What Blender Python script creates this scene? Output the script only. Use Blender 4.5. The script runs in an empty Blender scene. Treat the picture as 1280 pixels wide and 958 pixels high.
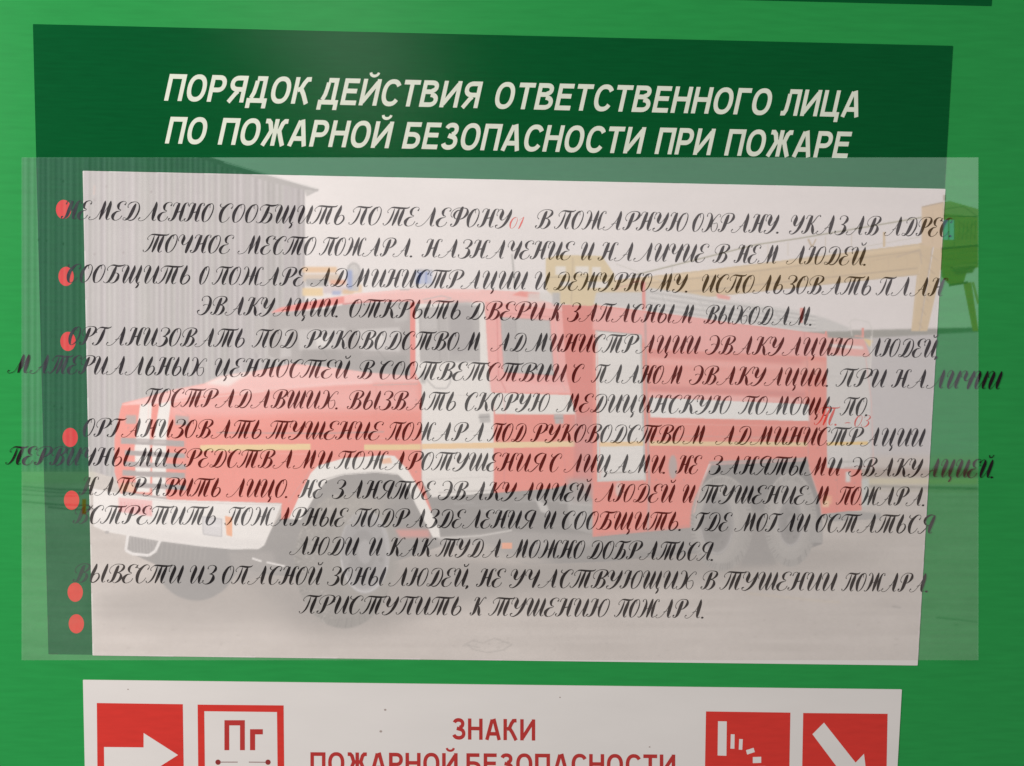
import bpy, math, random
import numpy as np

# ------------------------------------------------------------------ camera
FPX = 1300.0                                     # focal length in pixels of a 1280 px wide picture
ANG = (0.0963, 0.0192, -0.0191)                  # tilt, turn, roll of the board seen from the camera
TR = np.array([0.0004, -0.0336, -0.8308])

def rot(a, b, c):
    ca, sa, cb, sb, cc, sc = math.cos(a), math.sin(a), math.cos(b), math.sin(b), math.cos(c), math.sin(c)
    Rx = np.array([[1, 0, 0], [0, ca, -sa], [0, sa, ca]])
    Ry = np.array([[cb, 0, sb], [0, 1, 0], [-sb, 0, cb]])
    Rz = np.array([[cc, -sc, 0], [sc, cc, 0], [0, 0, 1]])
    return Rz @ Rx @ Ry
R = rot(*ANG)
EYE = -R.T @ TR
scene = bpy.context.scene
cam_d = bpy.data.cameras.new('camera')
cam = bpy.data.objects.new('camera', cam_d)
scene.collection.objects.link(cam)
scene.camera = cam
cam_d.sensor_width = 36.0
cam_d.lens = 36.0 * FPX / 1280.0
cam_d.clip_start = 0.01
cam_d.clip_end = 100.0
from mathutils import Matrix
M4 = Matrix.Identity(4)
for i in range(3):
    for j in range(3):
        M4[i][j] = float(R.T[i][j])
    M4[i][3] = float(EYE[i])
cam.matrix_world = M4

def on_board(x, y, z=0.0):
    """point of the board (plane at height z above it) for a point measured in the photograph"""
    x = np.asarray(x, float); y = np.asarray(y, float)
    d = np.stack([(x - 640) / FPX, -(y - 479) / FPX, -np.ones_like(x)], -1) @ R
    s = (z - EYE[2]) / d[..., 2]
    p = EYE + s[..., None] * d
    p[..., 2] = z
    return p

# ------------------------------------------------------------------ light
world = bpy.data.worlds.new('World'); scene.world = world
world.use_nodes = True
wn = world.node_tree.nodes
wn['Background'].inputs[0].default_value = (0.98, 0.99, 1.0, 1)
wn['Background'].inputs[1].default_value = 0.31

def area(name, loc, target, sx, sy, power, col):
    l = bpy.data.lights.new(name, 'AREA')
    l.shape = 'RECTANGLE'; l.size = sx; l.size_y = sy; l.energy = power; l.color = col
    o = bpy.data.objects.new(name, l)
    scene.collection.objects.link(o)
    from mathutils import Vector
    o.location = loc
    o.rotation_euler = (Vector(target) - Vector(loc)).to_track_quat('-Z', 'Y').to_euler()
    return o
area('room_lamp', (-1.55, 0.50, 1.10), (0.05, 0.0, 0), 0.6, 0.7, 32.0, (1.0, 0.955, 0.93))
# the lit doorway behind the photographer that the dark heading mirrors
pm = on_board(418, 20)
dm = pm - EYE; dm[2] = -dm[2]; dm /= np.linalg.norm(dm)
area('doorway_lamp', tuple(pm + dm * 2.2), tuple(pm), 0.29, 0.60, 7.0, (1.0, 0.98, 0.93))

scene.view_settings.view_transform = 'Standard'
scene.view_settings.look = 'None'
scene.view_settings.exposure = 0.0
scene.view_settings.gamma = 1.0
scene.cycles.transparent_max_bounces = 16

# ------------------------------------------------------------------ materials
def lin(c):
    c = np.asarray(c, float) / 255.0
    return np.where(c <= 0.04045, c / 12.92, ((c + 0.055) / 1.055) ** 2.4)

def mat(name, col, rough=0.5, spec=0.5, var=0.06, scale=40.0, stretch=(1, 1, 1), bump=0.0, bscale=300.0):
    m = bpy.data.materials.new(name); m.use_nodes = True
    nt = m.node_tree; N = nt.nodes; L = nt.links
    b = N['Principled BSDF']
    b.inputs['Roughness'].default_value = rough
    b.inputs['Specular IOR Level'].default_value = spec
    tc = N.new('ShaderNodeTexCoord'); mp = N.new('ShaderNodeMapping')
    mp.inputs['Scale'].default_value = stretch
    L.new(tc.outputs['Object'], mp.inputs[0])
    n1 = N.new('ShaderNodeTexNoise'); n1.inputs['Scale'].default_value = scale; n1.inputs['Detail'].default_value = 5
    L.new(mp.outputs[0], n1.inputs['Vector'])
    mr = N.new('ShaderNodeMapRange')
    mr.inputs['From Min'].default_value = 0.25; mr.inputs['From Max'].default_value = 0.75
    mr.inputs['To Min'].default_value = 1 - var; mr.inputs['To Max'].default_value = 1 + var
    L.new(n1.outputs['Fac'], mr.inputs['Value'])
    mx = N.new('ShaderNodeMix'); mx.data_type = 'RGBA'; mx.blend_type = 'MULTIPLY'
    mx.inputs['Factor'].default_value = 1.0
    mx.inputs['A'].default_value = (*[float(v) for v in col], 1)
    L.new(mr.outputs[0], mx.inputs['B'])
    L.new(mx.outputs['Result'], b.inputs['Base Color'])
    if bump > 0:
        n2 = N.new('ShaderNodeTexNoise'); n2.inputs['Scale'].default_value = bscale; n2.inputs['Detail'].default_value = 3
        L.new(mp.outputs[0], n2.inputs['Vector'])
        bp = N.new('ShaderNodeBump'); bp.inputs['Strength'].default_value = bump; bp.inputs['Distance'].default_value = 0.0004
        L.new(n2.outputs['Fac'], bp.inputs['Height']); L.new(bp.outputs[0], b.inputs['Normal'])
    return m

PAPER = np.array([0.735, 0.690, 0.660])
DARK = np.array([0.0020, 0.086, 0.0215])
GREEN = np.array([0.022, 0.285, 0.063])
M_green = mat('green_plastic', GREEN, 0.28, 0.09, 0.07, 30, (1, 9, 1), 0.05, 500)
M_dark = mat('dark_green_vinyl', DARK, 0.15, 0.055, 0.10, 40, (1, 12, 1), 0.06, 500)
M_paper = mat('white_sheet', PAPER, 0.55, 0.2, 0.025, 12, (1, 3, 1), 0.03, 300)
M_cream = mat('cream_vinyl', (0.70, 0.73, 0.61), 0.5, 0.25, 0.06, 60)
M_ink = mat('black_ink', (0.013, 0.008, 0.010), 0.7, 0.1, 0.2, 90)
M_redink = mat('red_ink', (0.72, 0.13, 0.11), 0.6, 0.15, 0.08, 80)
M_bullet = mat('red_sticker', (0.62, 0.026, 0.021), 0.5, 0.15, 0.06, 90)
M_sign = mat('red_vinyl', (0.64, 0.036, 0.026), 0.42, 0.25, 0.06, 50, (1, 6, 1))
M_signtxt = mat('dark_red_vinyl', (0.46, 0.034, 0.030), 0.45, 0.25, 0.06, 50)
M_brown = mat('dotted_dark_red', (0.27, 0.03, 0.028), 0.5, 0.2, 0.06, 50)
M_thin = mat('thin_grey_ink', (0.33, 0.22, 0.21), 0.5, 0.2, 0.06, 50)
M_speck = mat('dirt_speck', (0.40, 0.33, 0.30), 0.8, 0.1, 0.1, 80)

# ------------------------------------------------------------------ mesh helpers
def link(name, me, material=None, parent=None):
    o = bpy.data.objects.new(name, me)
    scene.collection.objects.link(o)
    if material: me.materials.append(material)
    if parent: o.parent = parent
    return o

def tag(o, label, cat, group=None, kind=None):
    o['label'] = label; o['category'] = cat
    if group: o['group'] = group
    if kind: o['kind'] = kind
    return o

def thing(name, label, cat, group=None):
    o = bpy.data.objects.new(name, None)
    o.empty_display_size = 0.02
    scene.collection.objects.link(o)
    return tag(o, label, cat, group)

class MB:
    def __init__(s): s.v = []; s.f = []
    def poly(s, pts, z):
        """flat print: polygon in photo pixels laid on the board at height z"""
        b = len(s.v)
        s.v += [tuple(p) for p in on_board([p[0] for p in pts], [p[1] for p in pts], z)]
        s.f.append(tuple(range(b, b + len(pts))))
    def strip(s, a, c, z, closed=False):
        n = len(a); b = len(s.v)
        s.v += [tuple(p) for p in on_board(a[:, 0], a[:, 1], z)] + [tuple(p) for p in on_board(c[:, 0], c[:, 1], z)]
        for i in range(n if closed else n - 1):
            j = (i + 1) % n
            s.f.append((b + i, b + n + i, b + n + j, b + j))
    def slab(s, pts, z0, z1):
        """sheet in board coordinates with real thickness"""
        n = len(pts); b = len(s.v)
        s.v += [(x, y, z0) for x, y in pts] + [(x, y, z1) for x, y in pts]
        s.f.append(tuple(range(b + n, b + 2 * n))); s.f.append(tuple(range(b + n - 1, b - 1, -1)))
        for i in range(n):
            j = (i + 1) % n
            s.f.append((b + i, b + j, b + n + j, b + n + i))
    def build(s, name, material, parent=None):
        me = bpy.data.meshes.new(name)
        me.from_pydata(s.v, [], s.f); me.update()
        import bmesh
        bm = bmesh.new(); bm.from_mesh(me)
        up = [f for f in bm.faces if abs(f.normal.z) > 0.9 and len(f.verts) > 0]
        if len(up) == len(bm.faces):
            for f in up:
                if f.normal.z < 0: f.normal_flip()
        else:
            bmesh.ops.recalc_face_normals(bm, faces=bm.faces)
        big = [f for f in bm.faces if len(f.verts) > 4]
        if big: bmesh.ops.triangulate(bm, faces=big)
        bm.to_mesh(me); bm.free()
        return link(name, me, material, parent)

def rrect(x0, y0, x1, y1, r=0.0012, n=4):
    pts = []
    for cx, cy, a0 in ((x1 - r, y1 - r, 0), (x0 + r, y1 - r, 90), (x0 + r, y0 + r, 180), (x1 - r, y0 + r, 270)):
        for k in range(n + 1):
            a = math.radians(a0 + 90 * k / n)
            pts.append((cx + r * math.cos(a), cy + r * math.sin(a)))
    return pts

Z_PANEL, Z_SHEET, Z_TEXT, Z_FILM = 0.00030, 0.00055, 0.00062, 0.00085

# ------------------------------------------------------------------ board and its panels
m = MB(); m.slab(rrect(-0.56, -0.62, 0.52, 0.62, 0.01), -0.004, 0.0)
tag(m.build('information_board', M_green), 'large bright green plastic information board that carries all the panels', 'board')

def panel(name, x0, y0, x1, y1, z0, z1, material, parent=None):
    m = MB(); m.slab(rrect(x0, y0, x1, y1, 0.0006), z0, z1)
    return m.build(name, material, parent)

upper = panel('upper_panel', -0.372, 0.3335, 0.3648, 0.56, 0, Z_PANEL, M_dark)
tag(upper, 'dark green panel cut off by the top edge, above the heading panel', 'panel')

head = thing('heading_panel', 'dark green panel with two lines of cream bold heading above the white instruction sheet', 'panel')
panel('backing', -0.3722, -0.1933, 0.3365, 0.3028, 0, Z_PANEL, M_dark, head)
sheet = thing('instruction_sheet', 'white sheet of ornate black cursive instructions below the dark green heading', 'sheet')
panel('paper', -0.3366, -0.1938, 0.3370, 0.1931, Z_PANEL, Z_SHEET, M_paper, sheet)
signs = thing('sign_sheet', 'white sheet with red safety signs at the bottom of the green board', 'sheet')
panel('paper', -0.3448, -0.42, 0.3251, -0.2143, 0, Z_SHEET, M_paper, signs)

# ------------------------------------------------------------------ bold sans capitals, drawn as strokes
def arc(cx, cy, rx, ry, a0, a1, n=12, p=2.3):
    out = []
    for k in range(n + 1):
        a = math.radians(a0 + (a1 - a0) * k / n)
        c, s_ = math.cos(a), math.sin(a)
        out.append((cx + rx * math.copysign(abs(c) ** (2 / p), c), cy + ry * math.copysign(abs(s_) ** (2 / p), s_)))
    return out
T = 0.174; H = T / 2
def gl_O(w=0.78): return [('c', arc(w / 2, .5, w / 2 - H, .5 - H + .012, 0, 360, 32)[:-1])]
SANS = {}
SANS['П'] = (.74, [('o', [(H, 0), (H, 1 - H), (.74 - H, 1 - H), (.74 - H, 0)])])
SANS['О'] = (.80, gl_O(.80))
SANS['Р'] = (.68, [('o', [(H, 0), (H, 1)]), ('o', [(T, 1 - H), (.36, 1 - H)] + arc(.36, .68, .32 - H, .32 - H, 90, -90, 12, 2.2)[1:-1] + [(.36, .36 + H), (T, .36 + H)])])
SANS['Я'] = (.74, [('o', [(.74 - H, 0), (.74 - H, 1)]), ('o', [(.74 - T, 1 - H), (.38, 1 - H)] + arc(.38, .70, .34 - H, .30 - H, 90, 270, 12, 2.2)[1:-1] + [(.38, .40 + H), (.74 - T, .40 + H)]), ('o', [(.42, .42), (.33, .33), (.10, 0)])])
SANS['Д'] = (.82, [('o', [(.27, 1 - H), (.70 - H, 1 - H), (.70 - H, T)]), ('o', [(.285, 1 - T), (.27, .62), (.235, .38), (.15, T)]), ('o', [(H * .8, -.2), (H * .8, H), (.82 - H * .8, H), (.82 - H * .8, -.2)])])
SANS['К'] = (.72, [('o', [(H, 0), (H, 1)]), ('o', [(T, .52), (.30, .56), (.40, .78), (.50, .93 - .01), (.66, .93)]), ('o', [(.31, .56), (.46, .34), (.64, 0)])])
SANS['Е'] = (.66, [('o', [(.64, 1 - H), (H, 1 - H), (H, H), (.66, H)]), ('o', [(T, .53), (.60, .53)])])
SANS['И'] = (.76, [('o', [(H, 0), (H, 1)]), ('o', [(.76 - H, 0), (.76 - H, 1)]), ('o', [(T * .7, .12), (.76 - T * .7, .88)])])
SANS['Й'] = (.76, SANS['И'][1] + [('t', arc(.40, 1.24, .17, .13, 180, 360, 8, 2))])
SANS['С'] = (.74, [('o', arc(.40, .5, .40 - H, .5 - H + .012, 34, 326, 26))])
SANS['Т'] = (.68, [('o', [(0, 1 - H), (.68, 1 - H)]), ('o', [(.34, 1 - T), (.34, 0)])])
SANS['В'] = (.74, [('o', [(H, 0), (H, 1)]), ('o', [(T, 1 - H), (.38, 1 - H)] + arc(.38, .76, .29 - H, .24 - H, 90, -90, 10, 2.2)[1:-1] + [(.38, .52 + H * .6), (T, .52 + H * .6)]), ('o', [(.40, .46)] + arc(.40, .275, .34 - H, .275 - H, 80, -90, 10, 2.2) + [(T, H)])])
SANS['Н'] = (.74, [('o', [(H, 0), (H, 1)]), ('o', [(.74 - H, 0), (.74 - H, 1)]), ('o', [(T, .53), (.74 - T, .53)])])
SANS['Г'] = (.58, [('o', [(H, 0), (H, 1 - H), (.58, 1 - H)])])
SANS['Л'] = (.76, [('o', [(.22, 1 - H), (.76 - H, 1 - H), (.76 - H, 0)]), ('o', [(.245, 1 - T), (.24, .5), (.215, .22), (.15, .09), (.0, .085)])])
SANS['Ц'] = (.80, [('o', [(H, 1), (H, H), (.80 - H * .6, H), (.80 - H * .6, -.2)]), ('o', [(.70 - H, 1), (.70 - H, T)])])
SANS['А'] = (.80, [('o', [(H, 0), (.40 - H * .45, .96)]), ('o', [(.80 - H, 0), (.40 + H * .45, 1)]), ('o', [(.24, .29), (.56, .29)])])
SANS['Ж'] = (1.0, [('o', [(.5, 0), (.5, 1)]), ('o', [(.42, .54), (.33, .56), (.24, .84), (.16, .92), (.03, .92)]), ('o', [(.34, .58), (.24, .34), (.08, 0)]), ('o', [(.58, .54), (.67, .56), (.76, .84), (.84, .92), (.97, .92)]), ('o', [(.66, .58), (.76, .34), (.92, 0)])])
SANS['Б'] = (.72, [('o', [(.64, 1 - H), (H, 1 - H), (H, 0)]), ('o', [(T, .53 + .01), (.38, .54)] + arc(.38, .31, .33 - H, .31 - H, 90, -90, 12, 2.2)[1:-1] + [(.38, H), (T, H)])])
SANS['З'] = (.68, [('o', arc(.33, .745, .30 - H, .265 - H, 165, -80, 14, 2.2)), ('o', [(.24, .53)] + arc(.34, .285, .34 - H, .295 - H, 80, -165, 16, 2.2))])
SANS['г'] = (.44, [('o', [(H, 0), (H, .70 - H), (.44, .70 - H)])])

def outline(path, closed, t):
    p = np.array(path, float); n = len(p)
    a = np.zeros_like(p); b = np.zeros_like(p)
    for i in range(n):
        d1 = p[i] - p[i - 1] if (i > 0 or closed) else None
        d2 = p[(i + 1) % n] - p[i] if (i < n - 1 or closed) else None
        if d1 is None: d1 = d2
        if d2 is None: d2 = d1
        d1 = d1 / np.linalg.norm(d1); d2 = d2 / np.linalg.norm(d2)
        n1 = np.array([-d1[1], d1[0]]); n2 = np.array([-d2[1], d2[0]])
        k = n1 + n2; k = k / max(1e-6, np.linalg.norm(k))
        o = k * (t / 2) / max(0.45, float(k @ n1))
        a[i] = p[i] + o; b[i] = p[i] - o
    return a, b

def sans_word(mb, text, x0, x1, base, cap, z, slant=0.0, gap=.13):
    """text between photo x0 and x1; base(x) is the baseline, cap(x) the capital height"""
    tot = sum(SANS[c][0] for c in text) + gap * (len(text) - 1)
    c0 = cap((x0 + x1) / 2)
    k = (x1 - x0 - slant * c0) / tot
    x = x0; zz = z
    for c in text:
        w, st = SANS[c]
        for kind, path in st:
            a, b = outline(path, kind == 'c', T * (.62 if kind == 't' else 1))
            zz = z + (zz - z + 4e-6) % 4.8e-5
            q = []
            for e in (a, b):
                px = x + e[:, 0] * k + slant * e[:, 1] * c0
                py = base(px) - e[:, 1] * cap(px)
                q.append(np.stack([px, py], -1))
            mb.strip(q[0], q[1], zz, kind == 'c')
        x += (w + gap) * k

def ln(x0, y0, x1, y1): return lambda x: y0 + (np.asarray(x, float) - x0) * (y1 - y0) / (x1 - x0)
cap1 = ln(205, 33.5, 1078, 33.0)
for words, base in (((('ПОРЯДОК', 205, 392), ('ДЕЙСТВИЯ', 397, 604), ('ОТВЕТСТВЕННОГО', 616, 968), ('ЛИЦА', 975, 1080)), ln(205, 126, 1078, 147)),
                    ((('ПО', 206, 262), ('ПОЖАРНОЙ', 272, 493), ('БЕЗОПАСНОСТИ', 502, 808), ('ПРИ', 818, 895), ('ПОЖАРЕ', 905, 1066)), ln(206, 179.5, 1064, 198))):
    mb = MB()
    for w, x0, x1 in words: sans_word(mb, w, x0, x1, base, cap1, Z_PANEL + 5e-5, 0.22)
    mb.build('heading_line', M_cream, head)

cap2 = lambda x: 26.5 + 0 * np.asarray(x, float)
for words, base in (((('ЗНАКИ', 565, 669),), ln(565, 924.5, 668, 926)),
                    ((('ПОЖАРНОЙ', 388, 572), ('БЕЗОПАСНОСТИ', 583, 844)), ln(388, 967, 843, 970))):
    mb = MB()
    for w, x0, x1 in words: sans_word(mb, w, x0, x1, base, cap2, Z_SHEET + 5e-5, 0.0)
    mb.build('title_line', M_signtxt, signs)

# ------------------------------------------------------------------ the four red signs on the lower sheet
ZS = Z_SHEET + 6e-5
def flat(name, material, parent, *polys, z=ZS):
    mb = MB()
    for i, p in enumerate(polys): mb.poly(p, z + 5e-6 * i)
    return mb.build(name, material, parent)

arrow = flat('arrow_sign', M_sign, signs, [(121, 879), (228.5, 880.5), (230, 990), (122, 989)])
arrow['label'] = 'red square sign with white arrow pointing right'
flat('arrow', M_paper, arrow, [(130, 934), (179.5, 934.5), (179.5, 916.5), (222.5, 944), (180, 971), (179.8, 960.5), (130.3, 960)], z=ZS + 4e-5)
fr = 8.3
hyd = flat('hydrant_sign', M_sign, signs,
           [(247, 881), (354.5, 882), (354.5 - fr, 882 + fr), (247 + fr, 881 + fr)],
           [(247, 881), (247 + fr, 881 + fr), (248 + fr, 991 - fr), (248, 991)],
           [(354.5, 882), (355.5, 992), (355.5 - fr, 992 - fr), (354.5 - fr, 882 + fr)],
           [(248, 991), (248 + fr, 991 - fr), (355.5 - fr, 992 - fr), (355.5, 992)])
hyd['label'] = 'white square sign in a red frame with letters Пг'
mb = MB(); sans_word(mb, 'П', 280.5, 306, ln(0, 938, 100, 938), lambda x: 37.5 + 0 * np.asarray(x, float), ZS + 2e-5)
sans_word(mb, 'г', 312.5, 328.5, ln(0, 938, 100, 938), lambda x: 37.5 + 0 * np.asarray(x, float), ZS + 2e-5)
mb.build('letters', M_signtxt, hyd)
def disc(cx, cy, rx, ry, n=24): return [(cx + rx * math.cos(2 * math.pi * k / n), cy + ry * math.sin(2 * math.pi * k / n)) for k in range(n)]
for cx in (272.5, 335):
    flat('dot', M_brown, hyd, disc(cx, 953, 3.3, 3.3), z=ZS + 2e-5)
flat('dimension_line', M_thin, hyd, [(276, 952.3), (297, 952.3), (297, 953.5), (276, 953.5)], [(311, 952.3), (331.5, 952.5), (331.5, 953.7), (311, 953.5)], z=ZS + 2e-5)
hose = flat('hose_sign', M_sign, signs, [(882.5, 889.5), (988, 891), (986, 1000), (880.5, 999)])
hose['label'] = 'red square sign with a white bar and falling white blocks'
flat('white_blocks', M_paper, hose, [(897.5, 901.8), (908.5, 902), (908, 945), (897, 944.6)], [(913.5, 918), (918.3, 918.2), (918, 936.2), (913, 936)],
     [(924, 924), (928.5, 924.2), (927.8, 937.5), (923.4, 937.2)], [(932.5, 938), (942, 935), (943.5, 940.3), (934, 943.5)],
     [(941, 946.5), (951.5, 946.2), (951.5, 953.8), (941, 954.2)], [(946, 958), (957, 958), (957, 966), (946, 966)], z=ZS + 4e-5)
diag = flat('diagonal_arrow_sign', M_sign, signs, [(1004, 891.5), (1109.5, 892.5), (1107.5, 1001), (1002, 1000)])
diag['label'] = 'red square sign with white arrow pointing down right'
flat('arrow', M_paper, diag, [(1015.5, 918), (1030, 903.5), (1069.5, 953.5), (1080, 942.5), (1086, 992), (1043, 982), (1054.5, 970)], z=ZS + 4e-5)
for (x, y, r) in ((481.5, 887.5, 1.6), (476, 914.5, 1.8), (700, 872, 1.0), (812, 934, 1.1), (160, 862, 1.0)):
    mb = MB(); mb.poly(disc(x, y, r, r * .8, 9), ZS)
    mb.build('dirt_speck', M_speck, signs)

# ------------------------------------------------------------------ bullet stickers
BUL = [(79.5, 262, 'red round sticker beside the topmost line, overlapped by its first letters'),
       (82.6, 345.7, 'red round sticker beside the third cursive line, second from the top'),
       (85, 427, 'red round sticker third from the top, with one letter stroke over its middle'),
       (87.7, 547, 'plain red round sticker fourth from the top, with no letter touching it'),
       (89.5, 625.5, 'red round sticker fifth from the top, next to a small orange lamp'),
       (94, 740.5, 'red round sticker just below the first letter of the last long line'),
       (95.4, 780, 'lowest red round sticker near the bottom of the dark green strip')]
for x, y, lab in BUL:
    mb = MB(); mb.poly([(x + 9.6 * math.cos(a), y + 12 * math.sin(a)) for a in np.linspace(0, 2 * math.pi, 40, endpoint=False)], Z_PANEL + 5e-5)
    tag(mb.build('bullet_sticker', M_bullet), lab, 'sticker', 'red bullet stickers down the dark green strip')

# ------------------------------------------------------------------ ornate cursive capitals: strokes of (x, y, width)
A_, B_ = .030, .135          # hairline and swelled stroke
CUR = {}
def g(ch, adv, *strokes): CUR[ch] = (adv, strokes)
def stem(x, top=.97, bot=.05, w=.15, hook=True, exit_=True):
    s = [(x - .02, top, .05), (x, top - .1, w * .8), (x, .5, w), (x, bot + .12, w * .85), (x + .04, bot, .06)]
    return s
def stemL(x, top=.96, w=.15):            # swelled stem ending in a curl to the left
    return [(x + .05, top, .05), (x + .02, top - .12, w * .85), (x, .5, w), (x - .03, .2, w * .8), (x - .12, .05, .05), (x - .22, .05, A_), (x - .25, .13, .06), (x - .20, .17, .05)]
entry = [(-.02, .62, .05), (-.06, .74, A_), (-.02, .90, A_), (.08, .97, A_), (.17, .90, .07)]
bar = lambda x0, x1: [(x0, .66, .05), (x0 - .05, .76, A_), (x0 + .03, .90, A_), (x0 + .16, .95, .07), ((x0 + x1) / 2 + .06, .92, .095), (x1 - .06, .93, .06), (x1 + .03, 1.0, A_)]
g('О', .56, [(.30, .97, A_), (.14, .86, .09), (.05, .5, .145), (.11, .14, .10), (.22, .02, A_), (.38, .16, .05), (.45, .5, .06), (.42, .82, .045), (.30, .97, A_), (.24, .88, A_), (.28, .74, A_)])
g('Н', .74, [(.02, .78, .05), (.05, .93, A_), (.16, .98, A_), (.25, .90, .07)], stemL(.24), [(.22, .46, A_), (.36, .50, .05), (.52, .56, A_)], [(.70, .84, .055), (.70, .95, A_), (.60, .97, .04), (.53, .86, .10), (.51, .5, .15), (.52, .16, .11), (.59, .03, A_), (.70, .10, A_)])
g('Е', .52, [(.42, .80, .07), (.45, .92, A_), (.33, .99, A_), (.18, .92, .07), (.13, .76, .12), (.19, .60, .07), (.30, .55, A_), (.27, .49, A_), (.12, .44, .07), (.02, .25, .14), (.08, .07, .09), (.22, .01, A_), (.38, .10, A_), (.44, .26, .04)])
g('М', .84, [(-.18, .17, .06), (-.23, .08, A_), (-.13, .01, A_), (.10, .12, A_), (.22, .50, A_), (.30, .96, A_)], [(.29, 1.0, .04), (.31, .8, .13), (.31, .4, .14), (.29, .03, .06)], [(.30, .06, A_), (.44, .50, A_), (.56, .97, A_)], [(.55, 1.0, .04), (.57, .8, .14), (.58, .4, .15), (.59, .14, .10), (.65, .03, A_), (.76, .10, A_)])
g('Л', .58, [(-.26, .18, .06), (-.32, .09, A_), (-.22, .01, A_), (-.02, .09, A_), (.18, .48, A_), (.29, .98, A_)], [(.28, 1.0, .04), (.31, .8, .13), (.32, .4, .15), (.34, .13, .10), (.41, .03, A_), (.50, .09, A_)])
g('А', .60, [(-.27, .18, .06), (-.33, .09, A_), (-.23, .01, A_), (-.03, .09, A_), (.18, .48, A_), (.29, .98, A_)], [(.28, 1.0, .04), (.31, .8, .13), (.32, .4, .15), (.34, .13, .10), (.41, .03, A_), (.50, .09, A_)], [(.02, .30, A_), (.14, .37, A_), (.30, .35, A_)])
g('Д', .74, [(.40, .88, .05), (.37, .7, .13), (.33, .4, .15), (.26, .15, .11), (.12, .03, .04), (.02, .07, A_), (.05, .16, A_), (.20, .10, A_), (.36, .02, .05), (.54, .12, .06), (.64, .5, .075), (.56, .84, .05), (.38, .97, A_), (.16, .93, .05), (.06, .78, A_), (.10, .66, .05)])
g('С', .60, [(.46, .72, .06), (.50, .86, A_), (.42, .97, A_), (.27, .93, .07), (.12, .68, .13), (.09, .38, .15), (.16, .10, .10), (.28, .01, A_), (.43, .12, A_), (.50, .30, A_)], [(.20, .86, A_), (.06, .78, A_), (-.05, .86, .05), (-.03, .97, A_)])
g('Б', .70, [(.02, .66, .05), (-.02, .78, A_), (.08, .92, A_), (.22, .95, .08), (.42, .91, .09), (.60, .94, .06), (.70, 1.0, A_)], [(.34, .92, .05), (.32, .72, .13), (.28, .36, .14), (.20, .10, .09), (.08, .02, A_), (-.02, .09, .05)], [(.29, .46, A_), (.42, .55, A_), (.54, .46, .09), (.55, .24, .12), (.46, .06, .06), (.32, .02, A_), (.22, .10, A_)])
g('И', .68, entry, [(.15, .93, .06), (.18, .76, .14), (.15, .40, .15), (.15, .14, .10), (.22, .02, A_), (.34, .18, A_), (.46, .60, A_), (.52, .94, .04)], [(.51, .97, .04), (.52, .78, .13), (.50, .4, .15), (.51, .14, .10), (.57, .03, A_), (.66, .10, A_)])
g('Й', .68, *CUR['И'][1], [(.28, 1.20, .06), (.33, 1.08, .05), (.44, 1.10, .05), (.50, 1.22, .04)])
g('Ц', .76, *CUR['И'][1], [(.56, .05, .06), (.63, -.02, .07), (.60, -.16, .08), (.55, -.22, A_)])
g('Ш', .90, entry, [(.15, .93, .06), (.18, .76, .14), (.15, .40, .15), (.15, .14, .10), (.21, .02, A_), (.31, .22, A_), (.40, .62, A_), (.44, .94, .04)], [(.43, .96, .04), (.45, .76, .13), (.42, .40, .15), (.43, .14, .10), (.49, .02, A_), (.58, .22, A_), (.68, .62, A_), (.72, .94, .04)], [(.71, .97, .04), (.73, .76, .13), (.71, .40, .15), (.72, .14, .10), (.78, .03, A_), (.87, .10, A_)])
g('Щ', .96, *CUR['Ш'][1], [(.76, .05, .06), (.84, -.02, .07), (.81, -.16, .08), (.76, -.22, A_)])
g('Ч', .66, entry, [(.15, .93, .06), (.18, .78, .13), (.16, .58, .12), (.22, .44, .05), (.34, .48, A_), (.44, .66, A_), (.52, .94, .04)], [(.51, .97, .04), (.52, .78, .13), (.48, .4, .16), (.46, .12, .12), (.47, .0, .06)])
g('У', .68, entry, [(.15, .93, .06), (.18, .78, .14), (.16, .56, .14), (.22, .42, .06), (.34, .46, A_), (.44, .66, A_), (.54, .94, .04)], [(.53, .97, .04), (.53, .76, .13), (.48, .40, .13), (.38, .14, .09), (.22, .0, .05), (.08, .02, A_), (.05, .12, .06), (.12, .16, .05)])
g('П', .72, bar(.04, .70), [(.27, .90, A_), (.27, .6, .08), (.22, .26, .08), (.10, .05, .04), (.0, .05, A_), (-.03, .14, .06)], [(.52, .92, .05), (.50, .7, .13), (.47, .36, .15), (.48, .12, .10), (.55, .02, A_), (.64, .10, A_)])
g('Т', .90, bar(.04, .88), [(.26, .90, A_), (.26, .6, .08), (.21, .26, .08), (.09, .05, .04), (-.01, .05, A_), (-.04, .14, .06)], [(.47, .92, .05), (.45, .66, .12), (.42, .30, .13), (.39, .02, .06)], [(.69, .92, .05), (.67, .7, .13), (.64, .36, .15), (.65, .12, .10), (.72, .02, A_), (.82, .10, A_)])
g('Г', .62, bar(.02, .60), [(.34, .92, .05), (.33, .68, .13), (.29, .34, .14), (.20, .08, .08), (.07, .02, A_), (-.02, .09, .06), (.03, .15, .05)])
g('Ь', .56, [(.17, 1.0, .05), (.17, .8, .13), (.12, .44, .15), (.12, .16, .11), (.22, .02, .05), (.36, .08, .06), (.45, .28, .08), (.40, .46, .06), (.28, .50, A_), (.18, .38, A_)])
g('Ы', .84, *CUR['Ь'][1], [(.66, 1.0, .05), (.66, .8, .13), (.63, .4, .15), (.64, .14, .10), (.70, .03, A_), (.79, .10, A_)])
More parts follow.
